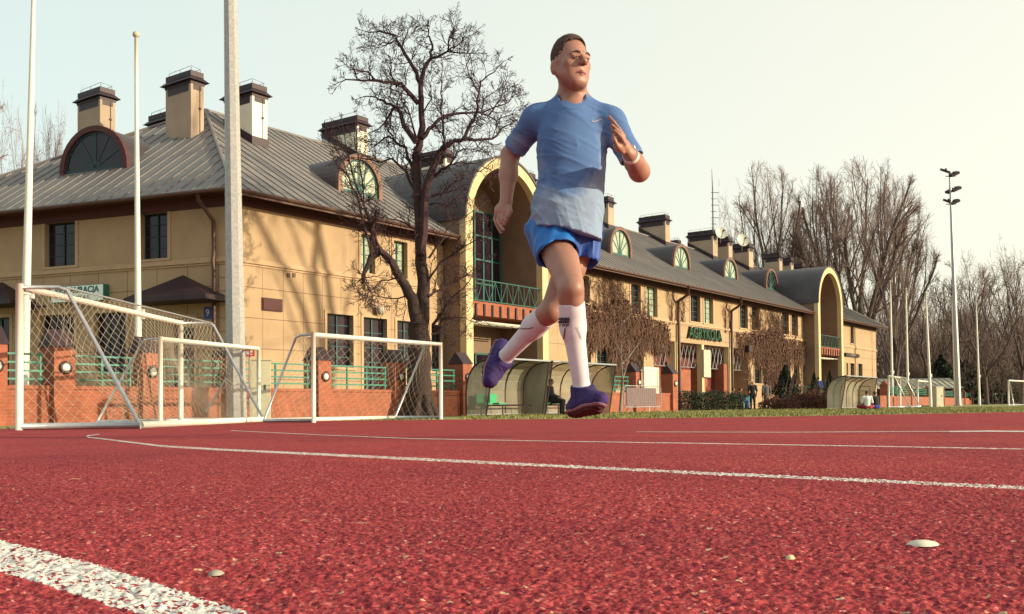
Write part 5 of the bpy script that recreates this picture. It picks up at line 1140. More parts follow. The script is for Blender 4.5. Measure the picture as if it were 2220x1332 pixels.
def sweat(name, dry, wet):
    m = mat(name, dry, .85, .1, 30, bump=.25, bscale=300); N, L, b, s0 = hook(m); tc = N.new('ShaderNodeTexCoord'); n = N.new('ShaderNodeTexNoise'); n.inputs['Scale'].default_value = 4.2; n.inputs['Detail'].default_value = 5; n.inputs['Distortion'].default_value = .6
    L.new(tc.outputs['Object'], n.inputs[0]); r = N.new('ShaderNodeValToRGB'); r.color_ramp.elements[0].position = .43; r.color_ramp.elements[1].position = .60; r.color_ramp.elements[0].color = (0, 0, 0, 1); r.color_ramp.elements[1].color = (1, 1, 1, 1)
    sp = N.new('ShaderNodeSeparateXYZ'); L.new(tc.outputs['Object'], sp.inputs[0]); g = math_n(N, L, 'MULTIPLY_ADD', sp.outputs[2], .55, -.62)   # wetter towards the chest
    L.new(math_n(N, L, 'ADD', n.outputs[0], g), r.inputs[0]); L.new(mixc(N, L, r.outputs[0], s0, wet), b.inputs['Base Color']); return m
M['shirt'] = sweat('light blue running shirt', (.21, .275, .40), (.065, .135, .32)); M['shorts'] = mat('bright blue shorts', (.008, .12, .42), .55, .12, 8., bump=.2, bscale=90); M['shorts2'] = mat('blue shorts', (.012, .055, .28), .6, .12, 8.)
M['sock'] = mat('white compression sock', (.62, .56, .60), .85, .05, 20., bump=.15, bscale=400); M['print'] = mat('dark print', (.04, .03, .06), .7, .1, 5.)
M['shoe'] = mat('purple blue shoe', (.024, .005, .085), .8, .5, 22., bump=.4, bscale=120); M['sole'] = mat('red outsole', (.07, .012, .02), .8, .3, 30., bump=.5, bscale=90); M['midsole'] = mat('pale midsole', (.24, .11, .14), .6, .1, 10.)
YR = 4.4
def J(px, py, dy=0.): return np.array(P(px, py, YR + dy))
rb = GX(1235, YR); runner = empty('person', rb, 0, 'runner in light blue t-shirt, blue shorts, white knee socks and purple shoes in mid-stride', 'person')
RO = np.array(rb)
# joints
neck = J(1240, 228, .03); head = J(1236, 138, -.01); shR = J(1160, 262, .04); shL = J(1326, 266, -.01); elR = J(1106, 336, .17); wrR = J(1097, 438, .10); elL = J(1386, 372, -.06); wrL = J(1365, 334, -.26)
chest = J(1240, 315, 0); waist = J(1234, 415, .01); pelv = J(1224, 492, .02); hipR = J(1196, 512, .0); hipL = J(1262, 512, .05); knR = J(1237, 628, -.27); anR = J(1262, 846, -.16); knL = J(1196, 672, .06); anL = J(1084, 792, .40)
anL = J(1092, 778, .40)
def hfr(yaw, pitch, roll):   # head frame: s = his left, f = forward, u = up
    f = Vector((math.sin(yaw) * math.cos(pitch), -math.cos(yaw) * math.cos(pitch), math.sin(pitch))); s_ = Vector((0, 0, 1)).cross(f) * 1.0; s_ = Vector((math.cos(yaw), math.sin(yaw), 0)); u = s_.cross(f) * -1
    u = f.cross(s_) * -1 if False else Vector(np.cross(np.array(f), -np.array(s_)))
    if u.z < 0: u = -u
    q = Matrix.Rotation(roll, 3, f); return np.array([q @ s_, q @ f, q @ u])
HF = hfr(R(31), R(1), R(0))
def H(s_, f, u): return head + (HF[0] * s_ + HF[1] * f + HF[2] * u) * 1.03
def body_sdf(h):
    b = SDF(J(1040, 930, -.5), J(1420, 55, .62), h)
    return b
lo = np.array([P(1035, 500, 4.4).x, 3.85, -.10]); hi = np.array([P(1412, 500, 4.4).x, 5.05, P(1237, 55, 4.4).z])
b = SDF(lo, hi, .0042)
TQ = (R(22))   # the trunk turns a little to the picture's right
TR = np.array([[math.cos(TQ), math.sin(TQ), 0], [-math.sin(TQ), math.cos(TQ), 0], [0, 0, 1]])
b.ell(chest, (.155, .105, .17), TR, .05).ell(waist, (.128, .095, .13), TR, .06).ell(pelv, (.150, .11, .10), TR, .05).cap(chest + [0, 0, .1], J(1240, 262, .03), .09, .07, .05)
b.cap(shR, shL, .045, .045, .05)
b.cap(J(1242, 250, .03), head + [0.0, .015, -.05], .055, .050, .03).cap(J(1200, 232, .05), J(1240, 200, .04), .03, .04, .04).cap(J(1285, 232, .02), J(1243, 200, .03), .03, .04, .04)
b.cap(J(1262, 182, -.0), J(1243, 232, -.05), .012, .010, .03)   # neck tendon
# head
b.ell(H(0, -.010, .033), (.0735, .089, .083), HF, .02); b.ell(J(1241, 240, -.01), (.058, .072, .055), None, .03); b.ell(H(0, .018, -.03), (.064, .072, .088), HF, .03); b.ell(H(0, .058, -.098), (.027, .027, .021), HF, .03)
for sg in (-1, 1):
    b.cap(H(sg * .058, .0, -.052), H(sg * .022, .058, -.098), .018, .017, .03); b.ell(H(sg * .045, .054, -.02), (.02, .016, .017), HF, .025); b.ell(H(sg * .036, .040, -.055), (.018, .024, .028), HF, .03)
    b.cap(H(sg * .012, .090, .017), H(sg * .044, .076, .016), .009, .008, .014)
b.cap(H(0, .084, .012), H(0, .108, -.024), .007, .0125, .014)
for sg in (-1, 1):
    b.ell(H(sg * .013, .098, -.030), (.008, .010, .007), HF, .007); b.ell(H(sg * .030, .100, -.003), (.017, .015, .010), HF, .010, 'cut')
    b.ell(H(sg * .0065, .1075, -.038), (.004, .004, .003), HF, .003, 'cut')
b.cap(H(-.018, .0770, -.0640), H(0, .0835, -.0625), .0040, .0060, .008).cap(H(0, .0835, -.0625), H(.018, .0770, -.0640), .0060, .0040, .008).cap(H(-.014, .0780, -.0725), H(0, .0830, -.0735), .0045, .0062, .008).cap(H(0, .0830, -.0735), H(.014, .0780, -.0725), .0062, .0045, .008)
b.cap(H(-.022, .0810, -.0675), H(0, .0905, -.0680), .0020, .0028, .003, 'cut').cap(H(0, .0905, -.0680), H(.022, .0810, -.0675), .0028, .0020, .003, 'cut')
for sg in (-1, 1):
    Re = HF.copy(); b.ell(H(sg * .077, -.012, -.026), (.014, .019, .034), HF, .007); b.ell(H(sg * .091, .001, -.024), (.010, .009, .018), HF, .003, 'cut')
for sg in (-1, 1): b.ell(H(sg * .030, .0760, -.003), (.0135, .0135, .0118), HF, .003); b.cap(H(sg * .017, .0890, .0040), H(sg * .044, .0815, .0030), .0055, .0055, .004)
# arms
b.cap(shR, elR, .045, .040, .03).cap(elR, elR * .55 + wrR * .45, .043, .041, .02).cap(elR * .6 + wrR * .4, wrR, .040, .027, .02)
b.cap(shL, elL, .045, .042, .03).cap(elL, elL * .5 + wrL * .5, .045, .041, .02).cap(elL * .5 + wrL * .5, wrL, .041, .028, .02)
# right hand (loosely curled, hanging)
def fing(pts, r, k=.006):
    for i in range(len(pts) - 1): b.cap(pts[i], pts[i + 1], r * (1 - .10 * i), r * (1 - .10 * (i + 1)), k)
nrm = (0.35, -.9, .1)
b.cap(wrR, J(1090, 458, .08), .026, .033, .015, sq=(nrm, 1.5)).cap(J(1082, 455, .09), J(1098, 462, .07), .022, .022, .015)
fing([J(1077, 460, .09), J(1073, 476, .09), J(1079, 492, .075), J(1086, 505, .06)], .0100, .003)
fing([J(1082, 464, .07), J(1079, 480, .06), J(1086, 492, .045), J(1092, 499, .030)], .0095, .003)
fing([J(1089, 466, .06), J(1087, 480, .045), J(1094, 487, .04), J(1096, 478, .03)], .0095, .003)
fing([J(1097, 465, .055), J(1099, 477, .045), J(1097, 482, .055), J(1093, 477, .045)], .0085, .003)
fing([J(1104, 448, .07), J(1106, 460, .055), J(1100, 470, .045), J(1092, 474, .035)], .0115)
# left hand, open, fingers up towards the chest
b.cap(J(1364, 334, -.26), J(1347, 305, -.30), .027, .030, .015, sq=((.75, -.5, .45), 1.6)); b.cap(J(1354, 318, -.28), J(1341, 318, -.31), .026, .022, .015)
fing([J(1352, 296, -.285), J(1342, 281, -.29), J(1331, 266, -.29), J(1321, 254, -.285)], .0100, .003)
fing([J(1354, 304, -.30), J(1345, 291, -.315), J(1336, 281, -.32), J(1327, 272, -.32)], .0100, .003)
fing([J(1354, 312, -.32), J(1347, 299, -.34), J(1340, 291, -.345), J(1333, 284, -.345)], .0095, .003)
fing([J(1342, 308, -.29), J(1335, 295, -.28), J(1329, 284, -.28), J(1325, 276, -.28)], .009, .003)
fing([J(1350, 330, -.30), J(1339, 318, -.33), J(1332, 304, -.34), J(1330, 294, -.34)], .0110, .005)
# legs
def leg(hip, kn, an, f):
    kn, an, hip = map(np.array, (kn, an, hip)); b.cap(hip, kn, .082, .049, .04); d = an - kn; f = np.array(f)
    b.cap(kn + f * .010, kn + d * .12, .045, .043, .03); b.cap(kn + d * .1 - f * .012, kn + d * .36 - f * .022, .042, .045, .04); b.cap(kn + d * .34 - f * .018, an, .043, .030, .04); b.ell(kn + f * .028 + np.array((0, 0, .004)), (.030, .028, .034), None, .025); b.ell(kn + f * .024 + d * .13, (.020, .020, .022), None, .03); q_ = (kn - hip); b.cap(hip + q_ * .45 + np.array((.03, 0, 0)) + f * .02, hip + q_ * .85 + np.array((.022, 0, 0)) + f * .02, .038, .026, .04)
leg(hipR, knR, anR, (.35, -.93, 0)); leg(hipL, knL, anL, (-.1, -.9, -.45))
def footcaps(S, an, heel, ball, toe, g=0., up=(0, 0, 1)):
    S.cap(an, heel * .6 + ball * .4, .040 + g, .034 + g, .03); S.cap(heel, ball, .034 + g, .040 + g, .03, sq=None); S.cap(ball, toe, .040 + g, .030 + g, .03)
heR = J(1247, 884, -.12); baR = J(1286, 873, -.23); toR = J(1300, 867, -.28); heL = J(1088, 752, .47); baL = J(1068, 806, .40); toL = J(1063, 826, .36)
footcaps(b, anR, heR, baR, toR, -.008); footcaps(b, anL, heL, baL, toL, -.008)
lipc = H(0, .092, -.0680)
def mf(c):
    q = (c - lipc) @ HF.T; return ((np.abs(q[:, 0]) < .030) & (np.abs(q[:, 2]) < .0105 * (1.15 - np.abs(q[:, 0]) / .034)) & (q[:, 1] > -.03)).astype(int) + ((np.abs(q[:, 0]) < .026) & (np.abs(q[:, 2]) < .0026) & (q[:, 1] > -.03))
body = b.mesh('body', [M['skin'], M['lip'], mat('mouth line', (.05, .012, .012), .8, .1, 9)], runner, RO, mf)
for sg in (-1, 1):
    mb = MB(); c = H(sg * .030, .0775, -.0030) - RO; prof = [(.0122 * math.sin(a), -.0122 * math.cos(a)) for a in [math.pi * i / 10 for i in range(11)]]; mb.lathe(prof, c, 14); eo = mb.build('eye', mat('eye white', (.15, .10, .09), .5, .02, 5), runner, smooth=True)
    mb = MB(); g = HF[1] * .0122 + HF[0] * .003 + HF[2] * .001; mb.lathe([(.0052 * math.sin(a), -.0052 * math.cos(a)) for a in [math.pi * i / 6 for i in range(7)]], c + g * .78, 10); mb.build('iris', mat('iris', (.03, .022, .02), .6, .1, 5), eo, smooth=True)
    mb = MB(); mb.path([H(sg * .012, .0965, .0145) - RO, H(sg * .028, .0935, .0200) - RO, H(sg * .046, .084, .0155) - RO], [.0034, .0042, .0024], 6); mb.build('eyebrow', M['hair'], runner)
# hair
hh_ = SDF(head - .14, head + .16, .004); hh_.ell(H(0, -.012, .036), (.0755, .0915, .0835), HF, .01); hh_.ell(H(.002, -.004, .060), (.062, .080, .0675), HF, .02)
sl_, q_ = hh_.sub(hh_.lo, hh_.lo + np.array(hh_.n) * hh_.h, 0); qs, qf, qu = [((q_[0] - head[0]) * HF[i][0] + (q_[1] - head[1]) * HF[i][1] + (q_[2] - head[2]) * HF[i][2]) / 1.03 for i in range(3)]
wob = .006 * (vnoise(q_[0] * 90, q_[1] * 90, q_[2] * 90) - .5)
f0 = np.clip(.027 + qu * .22, .020, .050) - .03 * np.clip((-.012 - qu) * 60, 0, 1) + wob; u1 = .082 + .006 * np.cos(qs * 60) - .25 * np.clip(np.abs(qs) - .045, 0, 1) + wob
hh_.f = np.maximum(hh_.f, np.minimum(qf - f0, u1 - qu)); hh_.f = np.maximum(hh_.f, np.minimum(qf + .045, -.022 - qu + wob))
for sg in (-1, 1): hh_.ell(H(sg * .088, -.012, -.028), (.022, .022, .030), HF, .004, 'cut')
hh_.plane(H(0, -.06, -.055), -HF[2] - HF[1] * .1)
hh_.noise(lambda x, y, z: .0018 * (vnoise(x * 120, y * 120, z * 70) - .5) + .0045 * (vnoise(x * 260, y * 260, z * 160) - .5)); hh_.mesh('hair', M['hair'], runner, RO)
# shirt
h = .0044; st = SDF([P(1070, 300, 4.4).x, 4.05, P(1200, 540, 4.4).z], [P(1400, 300, 4.4).x, 4.85, P(1200, 195, 4.4).z], h)
st.ell(chest, (.162, .118, .175), TR, .05).ell(J(1240, 370, 0), (.148, .112, .16), TR, .05).ell(J(1228, 450, 0), (.158, .12, .14), TR, .06).cap(chest + [0, 0, .1], J(1241, 256, .03), .10, .078, .05)
st.cap(J(1240, 380, .0), J(1231, 526, -.015), .118, .158, .06, sq=((math.sin(-TQ), math.cos(TQ), 0), 1.12))
st.cap(shR, shL, .058, .058, .05); st.cap(J(1180, 248, .04), J(1242, 228, .04), .040, .060, .05).cap(J(1305, 250, .0), J(1242, 228, .03), .040, .060, .05)
slR = shR + (elR - shR) * .80; slL = shL + (elL - shL) * .74
st.cap(shR, slR, .058, .055, .04).cap(shL, slL, .058, .056, .04)
st.cap(slR, slR + (elR - shR) * .12, .054, .054, .01)
# cut hem, neck and sleeve ends
hemz = P(1300, 520, 4.3).z
st.plane(J(1232, 510, 0), (-.21, -.05, -1)); st.noise(lambda x, y, z: 0 * x)
rgw = np.random.RandomState(4)
def wr(x, y, z):
    X, Y, Z = x - RO[0], y - 4.4, z - RO[2]; low = np.clip((1.18 - Z) / .35, 0, 1); up = 1 - low
    f1 = ridge((X * .55 - Z * -.83) * 0 + (X * .80 + Z * .60) * 16 + 3, Y * 5, (X * .6 - Z * .8) * 3.2); f2 = ridge((X * .97 + Z * .25) * 24, Y * 6 + 9, (Z * .97 - X * .25) * 3.6 + 5)
    f3 = ridge((Z * .95 + X * .3) * 26 + 4, Y * 5, X * 4.5); f4 = vnoise(X * 9, Y * 9, Z * 9) - .5; f5 = ridge((X * .5 + Z * .87) * 30, Y * 8, (X * .87 - Z * .5) * 6 + 8)
    return -(.0065 * f1 * low + .005 * f2 * low * low + .0045 * f3 * np.clip(1.3 - np.abs(Z - 1.05) * 3, 0, 1) * np.clip(.6 - X * 4, 0, 1) + .003 * f5) + .004 * f4 + .003 * up * (vnoise(X * 14, Y * 14, Z * 7) - .5)
st.noise(wr)
def cutplane_local(S, p, n, rad):   # cut away everything beyond p along n within rad
    n = V3(n); n = n / np.linalg.norm(n); sl, q = S.sub(np.array(p) - rad, np.array(p) + rad, 0); x, y, z = q[0] - p[0], q[1] - p[1], q[2] - p[2]; d = x * n[0] + y * n[1] + z * n[2]; rr = np.sqrt(x * x + y * y + z * z); S.f[sl] = np.where(rr < rad, np.maximum(S.f[sl], d), S.f[sl])
cutplane_local(st, slR, elR - shR, .14); cutplane_local(st, slL, elL - shL, .13)
neck_c = J(1241, 205, .0); st.ell(J(1240, 202, -.035), (.059, .078, .055), None, .008, 'cut')
st.cap(slR, slR + (elR - shR) * .3, .049, .049, .003, 'cut'); st.cap(slL, slL + (elL - shL) * .3, .049, .049, .003, 'cut')
st.ell(J(1229, 528, 0), (.125, .085, .045), TR, .008, 'cut')
shirt = st.mesh('shirt', M['shirt'], runner, RO)
mb = MB(); pts = []   # collar band
for i in range(25):
    a = 2 * math.pi * i / 24; pts.append((neck_c + np.array([.071 * math.cos(a), -.006 + .074 * math.sin(a), -.036 - .020 * (-math.sin(a)) + .012 * abs(math.cos(a))])) - RO)
# shorts
sh_ = SDF([P(1110, 300, 4.4).x, 3.98, P(1200, 605, 4.4).z], [P(1320, 300, 4.4).x, 4.75, P(1200, 455, 4.4).z], .0044)
sh_.ell(pelv + [0, 0, .01], (.144, .112, .095), TR, .04); tR = hipR + (knR - hipR) * .36; tL = hipL + (knL - hipL) * .50
sh_.cap(hipR + [0, 0, .03], tR, .088, .094, .05); sh_.cap(hipL + [.004, 0, .02], J(1266, 556, .02), .088, .070, .04); sh_.cap(J(1168, 505, .06), J(1184, 556, .06), .055, .045, .05)
sh_.noise(lambda x, y, z: -.008 * ridge((x - RO[0]) * 22, y * 7, (z - RO[2]) * 6) + .002 * np.sin(48 * (x - RO[0]) + 22 * (z - RO[2])) + .003 * np.sin(85 * (x - RO[0]) - 40 * (z - RO[2]) + 3 * np.sin(30 * (y - 4.4))))
sh_.plane(P(1230, 455, 4.4), (0, 0, 1)); cutplane_local(sh_, tR, knR - hipR + np.array((.0, .10, .0)), .135) 
sh_.plane(J(1265, 585, 0), (.2, 0, -1)); sh_.cap(tR, tR + (knR - hipR) * .3, .080, .084, .004, 'cut'); sh_.cap(tR - (knR - hipR) * .14, tR + (knR - hipR) * .1, .080, .090, .004, 'cut')
sh_.cap(J(1268, 575, .0), J(1275, 610, -.0), .055, .07, .004, 'cut')
def smf(c): return (c[:, 0] > P(1243, 540, 4.35).x).astype(int)
shorts = sh_.mesh('shorts', [M['shorts'], M['shorts2']], runner, RO, smf)
# socks, shoes
def sock(kn, an, f, t0, foot):
    kn, an, f = map(np.array, (kn, an, f)); d = an - kn; l_ = np.minimum(kn, an) - .13; h_ = np.maximum(kn, an) + .13; s = SDF(l_, h_, .0046); g = .005
    s.cap(kn + d * .1 - f * .012, kn + d * .36 - f * .022, .042 + g, .045 + g, .04); s.cap(kn + f * .002, kn + d * .2, .045 + g, .043 + g, .03); s.cap(kn + d * .34 - f * .018, an, .043 + g, .030 + g, .04); s.cap(an, foot, .037, .036, .02)
    s.plane(kn + d * t0, -d); return s.mesh('sock', M['sock'], runner, RO)
sock(knR, anR, (.35, -.93, 0), .13, heR * .6 + baR * .4); sock(knL, anL, (-.1, -.9, -.45), .13, heL * .6 + baL * .4)
def shoe(an, heel, ball, toe, kn, sole_n, nm='shoe'):
    an, heel, ball, toe, kn = map(np.array, (an, heel, ball, toe, kn)); n = V3(sole_n); n /= np.linalg.norm(n); l_ = np.min([an, heel, ball, toe], 0) - .12; h_ = np.max([an, heel, ball, toe], 0) + .12
    s = SDF(l_, h_, .0044); d = (kn - an) / np.linalg.norm(kn - an)
    def com(S, g):
        S.cap(heel, ball, .041 + g, .047 + g, .02); S.cap(ball, toe, .047 + g, .036 + g, .02)
    com(s, 0); s.cap(an + d * .012, heel * .65 + ball * .35 - n * .006, .049, .044, .03); s.cap(an * .6 + ball * .4 - n * .01, ball, .038, .036, .03); s.plane(an + d * .022, d); s.plane(heel + n * .024, n); s.noise(lambda x, y, z: .0012 * np.sin(x * 150 + z * 90) * np.sin(y * 140 + z * 60)); so_ = s.mesh('shoe', M['shoe'], runner, RO)
    s = SDF(l_, h_, .0044); com(s, .005); s.plane(heel + n * .032, n); s.plane(heel + n * .020, -n); s.mesh('midsole', M['midsole'], so_, RO)
    s = SDF(l_, h_, .0044); com(s, .004); s.plane(heel + n * .044, n); s.plane(heel + n * .032, -n); f = ball - heel; f /= np.linalg.norm(f); s.noise(lambda x, y, z: .002 * np.sign(np.sin((x * f[0] + y * f[1] + z * f[2]) * 230))); s.mesh('outsole', M['sole'], so_, RO)
    return so_
fR = (toR - heR); nR_ = np.cross(fR, np.cross(fR, (0.25, .1, 1.))); nR_ = nR_ if nR_[2] < 0 else -nR_
shoe(anR, heR, baR, toR, knR, nR_)
fL = toL - heL; sn = np.array((-.85, .35, -.2)); sn = sn - fL * (sn @ fL) / (fL @ fL); shoe(anL, heL, baL, toL, knL, sn)
# marks: sock print, shirt tick, seams
def on_leg(kn, an, t, ang, r):   # point on the shin surface, ang measured from the side that faces the camera
    kn, an = np.array(kn), np.array(an); d = (an - kn) / np.linalg.norm(an - kn); c = np.array((0, -1., 0)); c = c - d * (c @ d); c /= np.linalg.norm(c); s_ = np.cross(c, d); s_ = s_ if s_[0] > 0 else -s_
    p = kn + (an - kn) * t; return p + (c * math.cos(ang) + s_ * math.sin(ang)) * r, c * math.cos(ang) + s_ * math.sin(ang), -c * math.sin(ang) + s_ * math.cos(ang), d
from mathutils.bvhtree import BVHTree
def bvh(o): return BVHTree.FromPolygons([v.co for v in o.data.vertices], [tuple(p.vertices) for p in o.data.polygons])
def stick(o, px, py, off=.003):   # point of the surface seen at a picture position, lifted a little
    t = BV[o.name]; org = CO - rb; d = ray(px, py).normalized(); hit = t.ray_cast(org, d)
    if hit[0] is None: return None
    return hit[0] - d * off
socks = [o for o in runner.children if o.name.startswith('sock')]; BV = {o.name: bvh(o) for o in socks + [shirt, body]}
def decal(o, lines, wpx, name, parent, m):
    mb = MB()
    for ln in lines:
        pts = []
        for (a, b), (c, d) in zip(ln, ln[1:]):
            for k in range(5): q = stick(o, a + (c - a) * k / 5, b + (d - b) * k / 5); pts += [q] if q is not None else []
        q = stick(o, *ln[-1]); pts += [q] if q is not None else []
        if len(pts) > 1: mb.path(pts, wpx * 4.2 / FPX / 2, 5)
    if mb.v: mb.build(name, m, parent)
L_ = []
for r_ in range(2):
    for c_i in range(3): x = 1213 + c_i * 8 - r_ * .8; y = 692 + r_ * 6.5; L_.append([(x, y), (x + 6.5, y - .3)])
    
decal(socks[0], L_, 6.2, 'print', socks[0], M['print'])
Lc = [[(1216.5, 703.5), (1211, 703.5), (1210, 707), (1215.5, 707)], [(1220, 703.5), (1225, 703.5), (1223.5, 707), (1218.5, 707), (1220, 703.5)], [(1227, 710), (1228.5, 703.5), (1233.5, 703.5), (1232.5, 706.5), (1228, 706.8)]]
decal(socks[0], Lc, 1.5, 'print', socks[0], M['print'])
decal(socks[0], [[(1225, 712), (1222, 735), (1216, 757)]], 2.6, 'stripe', socks[0], M['print']); decal(socks[0], [[(1251, 709), (1256, 722), (1260, 735)]], .9, 'stripe', socks[0], M['print'])
decal(socks[1], [[(1119, 711), (1130, 713), (1143, 713), (1155, 711)]], 1.8, 'stripe', socks[1], M['print'])
decal(shirt, [[(1283, 261), (1285, 264.5), (1293, 263), (1305, 258)]], 1.6, 'tick_mark', shirt, mat('silver print', (.5, .42, .40), .4, .05, 4))
col_pts = [stick(shirt, 1241 + 33 * math.cos(a), 205 + 34 * math.sin(a)) for a in [math.pi * (.06 + .88 * i / 14) for i in range(15)]]
decal(shirt, [[(1207, 208), (1212, 220), (1222, 231), (1234, 236), (1246, 236), (1258, 231), (1268, 221), (1273, 210)]], 1.0, 'collar_seam', shirt, mat('seam', (.13, .19, .33), .9, .05, 4))
# watch
d = (wrL - elL) / np.linalg.norm(wrL - elL); c = wrL - d * .022; mb = MB(); u = np.cross(d, (0, 0, 1.)); u /= np.linalg.norm(u); v = np.cross(d, u)
N_ = 24
for w_, r_ in ((-.014, .029), (-.014, .0345), (.014, .0345), (.014, .029)): mb.v += [tuple(c + d * w_ + (u * math.cos(a) + v * math.sin(a)) * r_ - RO) for a in [2 * math.pi * k / N_ for k in range(N_)]]
for j in range(4):
    for k in range(N_): a, b2 = j * N_, ((j + 1) % 4) * N_; mb.f.append((a + k, a + (k + 1) % N_, b2 + (k + 1) % N_, b2 + k)); mb.mi.append(0)
wo_ = mb.build('watch_strap', M['white'], runner, smooth=False)
mb = MB(); o_ = (u * .5 - v * .2 + np.array((.3, -.8, .3))); o_ = o_ - d * (o_ @ d); o_ /= np.linalg.norm(o_); s_ = np.cross(o_, d); q = c + o_ * .036 - RO; Mx = Matrix(((s_[0], d[0], o_[0], q[0]), (s_[1], d[1], o_[1], q[1]), (s_[2], d[2], o_[2], q[2]), (0, 0, 0, 1))); mb.box(-.015, .015, -.016, .016, -.005, .005, M=Mx); mb.build('watch_case', M['white'], wo_)
# ------------------------------------------------------------------ the small far people
CL = {'black': (.015, .012, .016), 'grey': (.10, .085, .085), 'blue': (.02, .05, .30), 'jeans': (.06, .10, .25), 'white': (.62, .60, .58), 'red': (.22, .015, .03), 'yellow': (.5, .35, .03), 'brown': (.12, .07, .05), 'pale': (.42, .37, .33), 'teal': (.03, .2, .25)}
CM = {k: mat(k + ' cloth', v, .9, .15, 9., bump=.3, bscale=30) for k, v in CL.items()}
M['hair2'] = mat('dark hair', (.03, .015, .012), .8, .3, 20)
def figure(base, rz, pose, top, bottom, label, hair='hair2', coat=0., group=None, z0=0., bald=False, bare=False, shorts=False):
    base = Vector(base) + Vector((0, 0, z0)); e = empty('person', base, rz, label, 'person', group); h = .019
    # local frame: faces -y, x to his left
    if pose == 'stand': j = dict(pe=(0, 0, .95), ch=(0, 0, 1.32), nk=(0, 0, 1.48), hd=(0, -.02, 1.63), sh=(.19, 0, 1.42), el=(.25, .02, 1.14), wr=(.24, -.08, .90), kn=(.10, -.02, .50), an=(.11, .02, .09), ft=(.13, -.14, .04))
    elif pose == 'sit': j = dict(pe=(0, 0, .52), ch=(0, .03, .88), nk=(0, .02, 1.04), hd=(0, -.03, 1.19), sh=(.18, .02, .99), el=(.23, -.03, .72), wr=(.14, -.28, .64), kn=(.12, -.45, .50), an=(.12, -.42, .09), ft=(.13, -.58, .04))
    elif pose == 'squat': j = dict(pe=(0, 0, .14), ch=(0, -.06, .50), nk=(0, -.08, .66), hd=(0, -.13, .80), sh=(.19, -.06, .60), el=(.25, -.2, .36), wr=(.12, -.38, .34), kn=(.22, -.42, .38), an=(.15, -.36, .07), ft=(.17, -.50, .04))
    else: j = dict(pe=(0, 0, .13), ch=(0, .02, .52), nk=(0, .0, .68), hd=(0, -.03, .83), sh=(.19, .0, .62), el=(.26, .0, .36), wr=(.16, -.16, .2), kn=(.38, -.25, .16), an=(.02, -.42, .07), ft=(-.1, -.48, .05))
    def S(p, s_): return np.array((p[0] * s_, p[1], p[2]), float)
    lo, hi = (-.62, -.8, -.03), (.62, .4, 1.85 if pose == 'stand' else 1.42)
    def legs(F, g, stop=1.):
        for s_ in (-1, 1):
            hp = S((.09, 0, j['pe'][2]), s_); kn, an = S(j['kn'], s_), S(j['an'], s_); F.cap(hp, kn, .085 + g, .06 + g, .03)
            if stop >= 1: F.cap(kn, an, .055 + g, .040 + g, .02)
    def torso(F, g): F.cap(j['pe'], j['ch'], .125 + g, .135 + g, .05, sq=((0, 1, 0), 1.3)); F.cap(S(j['sh'], -1), S(j['sh'], 1), .055 + g, .055 + g, .05)
    def arms(F, g, full=True):
        for s_ in (-1, 1):
            F.cap(S(j['sh'], s_), S(j['el'], s_), .05 + g, .042 + g, .02)
            if full: F.cap(S(j['el'], s_), S(j['wr'], s_), .042 + g, .032 + g, .02)
    B_ = SDF(lo, hi, h); torso(B_, 0); legs(B_, 0); arms(B_, 0); B_.cap(j['ch'], j['nk'], .07, .055, .04).cap(j['nk'], j['hd'], .052, .055, .02)
    hd = np.array(j['hd']); B_.ell(hd + (0, 0, .01), (.077, .092, .115), None, .02).ell(hd + (0, -.09, -.015), (.016, .022, .02), None, .01)
    for s_ in (-1, 1):
        w_ = S(j['wr'], s_); dd = w_ - S(j['el'], s_); dd /= np.linalg.norm(dd); B_.cap(w_, w_ + dd * .07, .032, .036, .02)
        for q in range(4): B_.cap(w_ + dd * .07 + np.array((.022 * (q - 1.5) * .7, 0, 0)), w_ + dd * .15 + np.array((.022 * (q - 1.5), -.01, 0)), .014, .011, .006)
        B_.cap(w_ + dd * .03, w_ + dd * .09 + np.array((-.04 * s_, -.03, 0)), .015, .012, .008); B_.cap(S(j['an'], s_), S(j['ft'], s_), .04, .036, .02)
        B_.ell(hd + (s_ * .078, .0, -.005), (.012, .022, .034), None, .01)
    B_.mesh('body', M['skin'], e, (0, 0, 0))
    F = SDF(lo, hi, h); torso(F, .022); arms(F, .02, not bare)
    if coat: F.cap(j['pe'], (0, .0, j['pe'][2] - coat), .15, .19, .05, sq=((0, 1, 0), 1.25))
    F.mesh('jacket' if not bare else 'shirt', CM[top], e, (0, 0, 0))
    F = SDF(lo, hi, h); legs(F, .018, .5 if shorts else 1); F.cap((-.05, 0, j['pe'][2]), (.05, 0, j['pe'][2]), .12, .12, .05); F.mesh('trousers', CM[bottom], e, (0, 0, 0))
    for s_ in (-1, 1):
        F = SDF(lo, hi, h); F.cap(S(j['an'], s_), S(j['ft'], s_), .05, .048, .02); F.mesh('shoe', CM['black'], e, (0, 0, 0))
    if not bald:
        F = SDF(lo, hi, h); F.ell(hd + (0, .012, .03), (.088, .098, .105), None, .01); F.ell(hd + (0, -.10, -.03), (.075, .07, .085), None, .01, 'cut'); F.ell(hd + (0, 0, -.12), (.12, .12, .07), None, .01, 'cut'); F.mesh('hair', M[hair], e, (0, 0, 0))
    return e
def chair(base, rz, m, label):
    e = empty('chair', base, rz, label, 'chair'); mb = MB(); mb.box(-.24, .24, -.24, .2, .41, .45); mb.build('seat', m, e); mb = MB(); mb.box(-.24, .24, .18, .22, .5, .88); mb.build('backrest', m, e)
    for x in (-.22, .22):
        for y in (-.22, .2): mb = MB(); mb.path([(x, y, 0), (x, y, .41 if y < 0 else .6)], .018, 5); mb.build('leg', m, e)
    return e
FACE = math.pi  # rz so that -y local looks away from camera
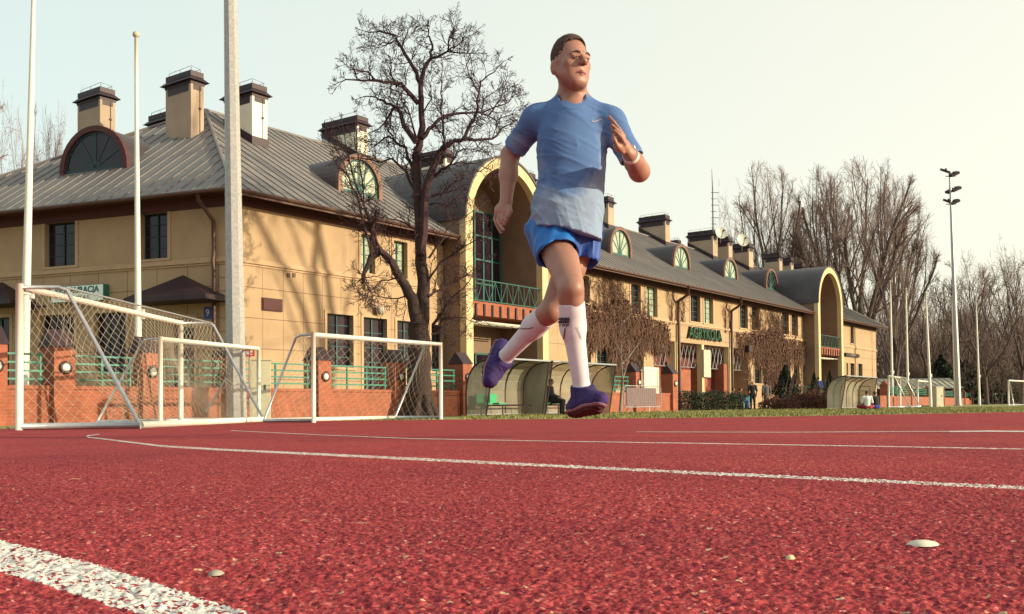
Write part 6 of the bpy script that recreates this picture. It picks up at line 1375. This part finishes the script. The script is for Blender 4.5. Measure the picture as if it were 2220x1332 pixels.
figure(GX(1632, 61), R(175), 'stand', 'black', 'black', 'bald man in black standing with his back to us before the entrance', bald=True, bare=True)
figure(GX(1662, 63), R(190), 'stand', 'grey', 'brown', 'person in a long grey coat standing beside the man in black', coat=.42)
a = GX(1589, 59); figure(a, R(80), 'sit', 'black', 'black', 'seated person in dark jacket on the yellow chair'); chair(a, R(80), CM['yellow'], 'yellow chair under the person in the dark jacket')
a = GX(1605, 59.5); figure(a, R(75), 'sit', 'black', 'jeans', 'seated person in blue jeans on the pale chair'); chair(a, R(75), CM['white'], 'pale chair under the person in jeans')
q = GX(1616, 61); e = empty('waste_bin', q, 0, 'blue bin standing left of the man in black', 'bin'); mb = MB(); mb.lathe([(.24, 0), (.28, .75), (.3, .78)], (0, 0, 0), 12); mb.build('body', CM['teal'], e, smooth=True); mb = MB(); mb.lathe([(.31, .781), (.28, .88), (.05, .92)], (0, 0, 0), 12); mb.build('lid', CM['black'], e, smooth=True)
TZ = P(1790, 872, 70).z + .2
mb = MB(); te = empty('terrace', GX(1745, 69), 0, 'raised brick terrace with green railing below the far porch', 'terrace'); mb.box(0, 4.6, 0, 6, -.1, TZ + .2 - .2); mb.build('base', M['brick'], te)
mb = MB(); 
for z in (.45, .75, 1.05): mb.path([(0, .05, TZ + z), (4.6, .05, TZ + z)], .03, 5)
for i in range(7): mb.path([(.05 + i * .75, .05, TZ), (.05 + i * .75, .05, TZ + 1.08)], .03, 5)
mb.build('railing', M['rail'], te)
for px, Y, t, bt, lb in ((1775, 70.2, 'blue', 'grey', 'person in a bright blue jacket on the terrace below the far porch'), (1797, 70.5, 'grey', 'black', 'person in grey on the terrace right of the one in blue'), (1809, 71, 'pale', 'grey', 'person in a pale top, rightmost on the terrace')):
    figure(GX(px, Y), R(170), 'stand', t, bt, lb, z0=TZ + .01)
figure(GX(1880, 50), R(178), 'ground', 'white', 'red', 'person in a white t-shirt and dark red trousers sitting on the grass', 'hair', bare=True); figure(GX(1900, 50.5), R(195), 'squat', 'black', 'blue', 'person in black sitting on the grass beside the white t-shirt', 'hair')
a = sB + EX * .9 + Vector((-EY.x, -EY.y, 0)) * -.75; figure((a.x, a.y, -.2), R(70), 'sit', 'black', 'black', 'person in dark clothes sitting inside the near team shelter', 'hair')
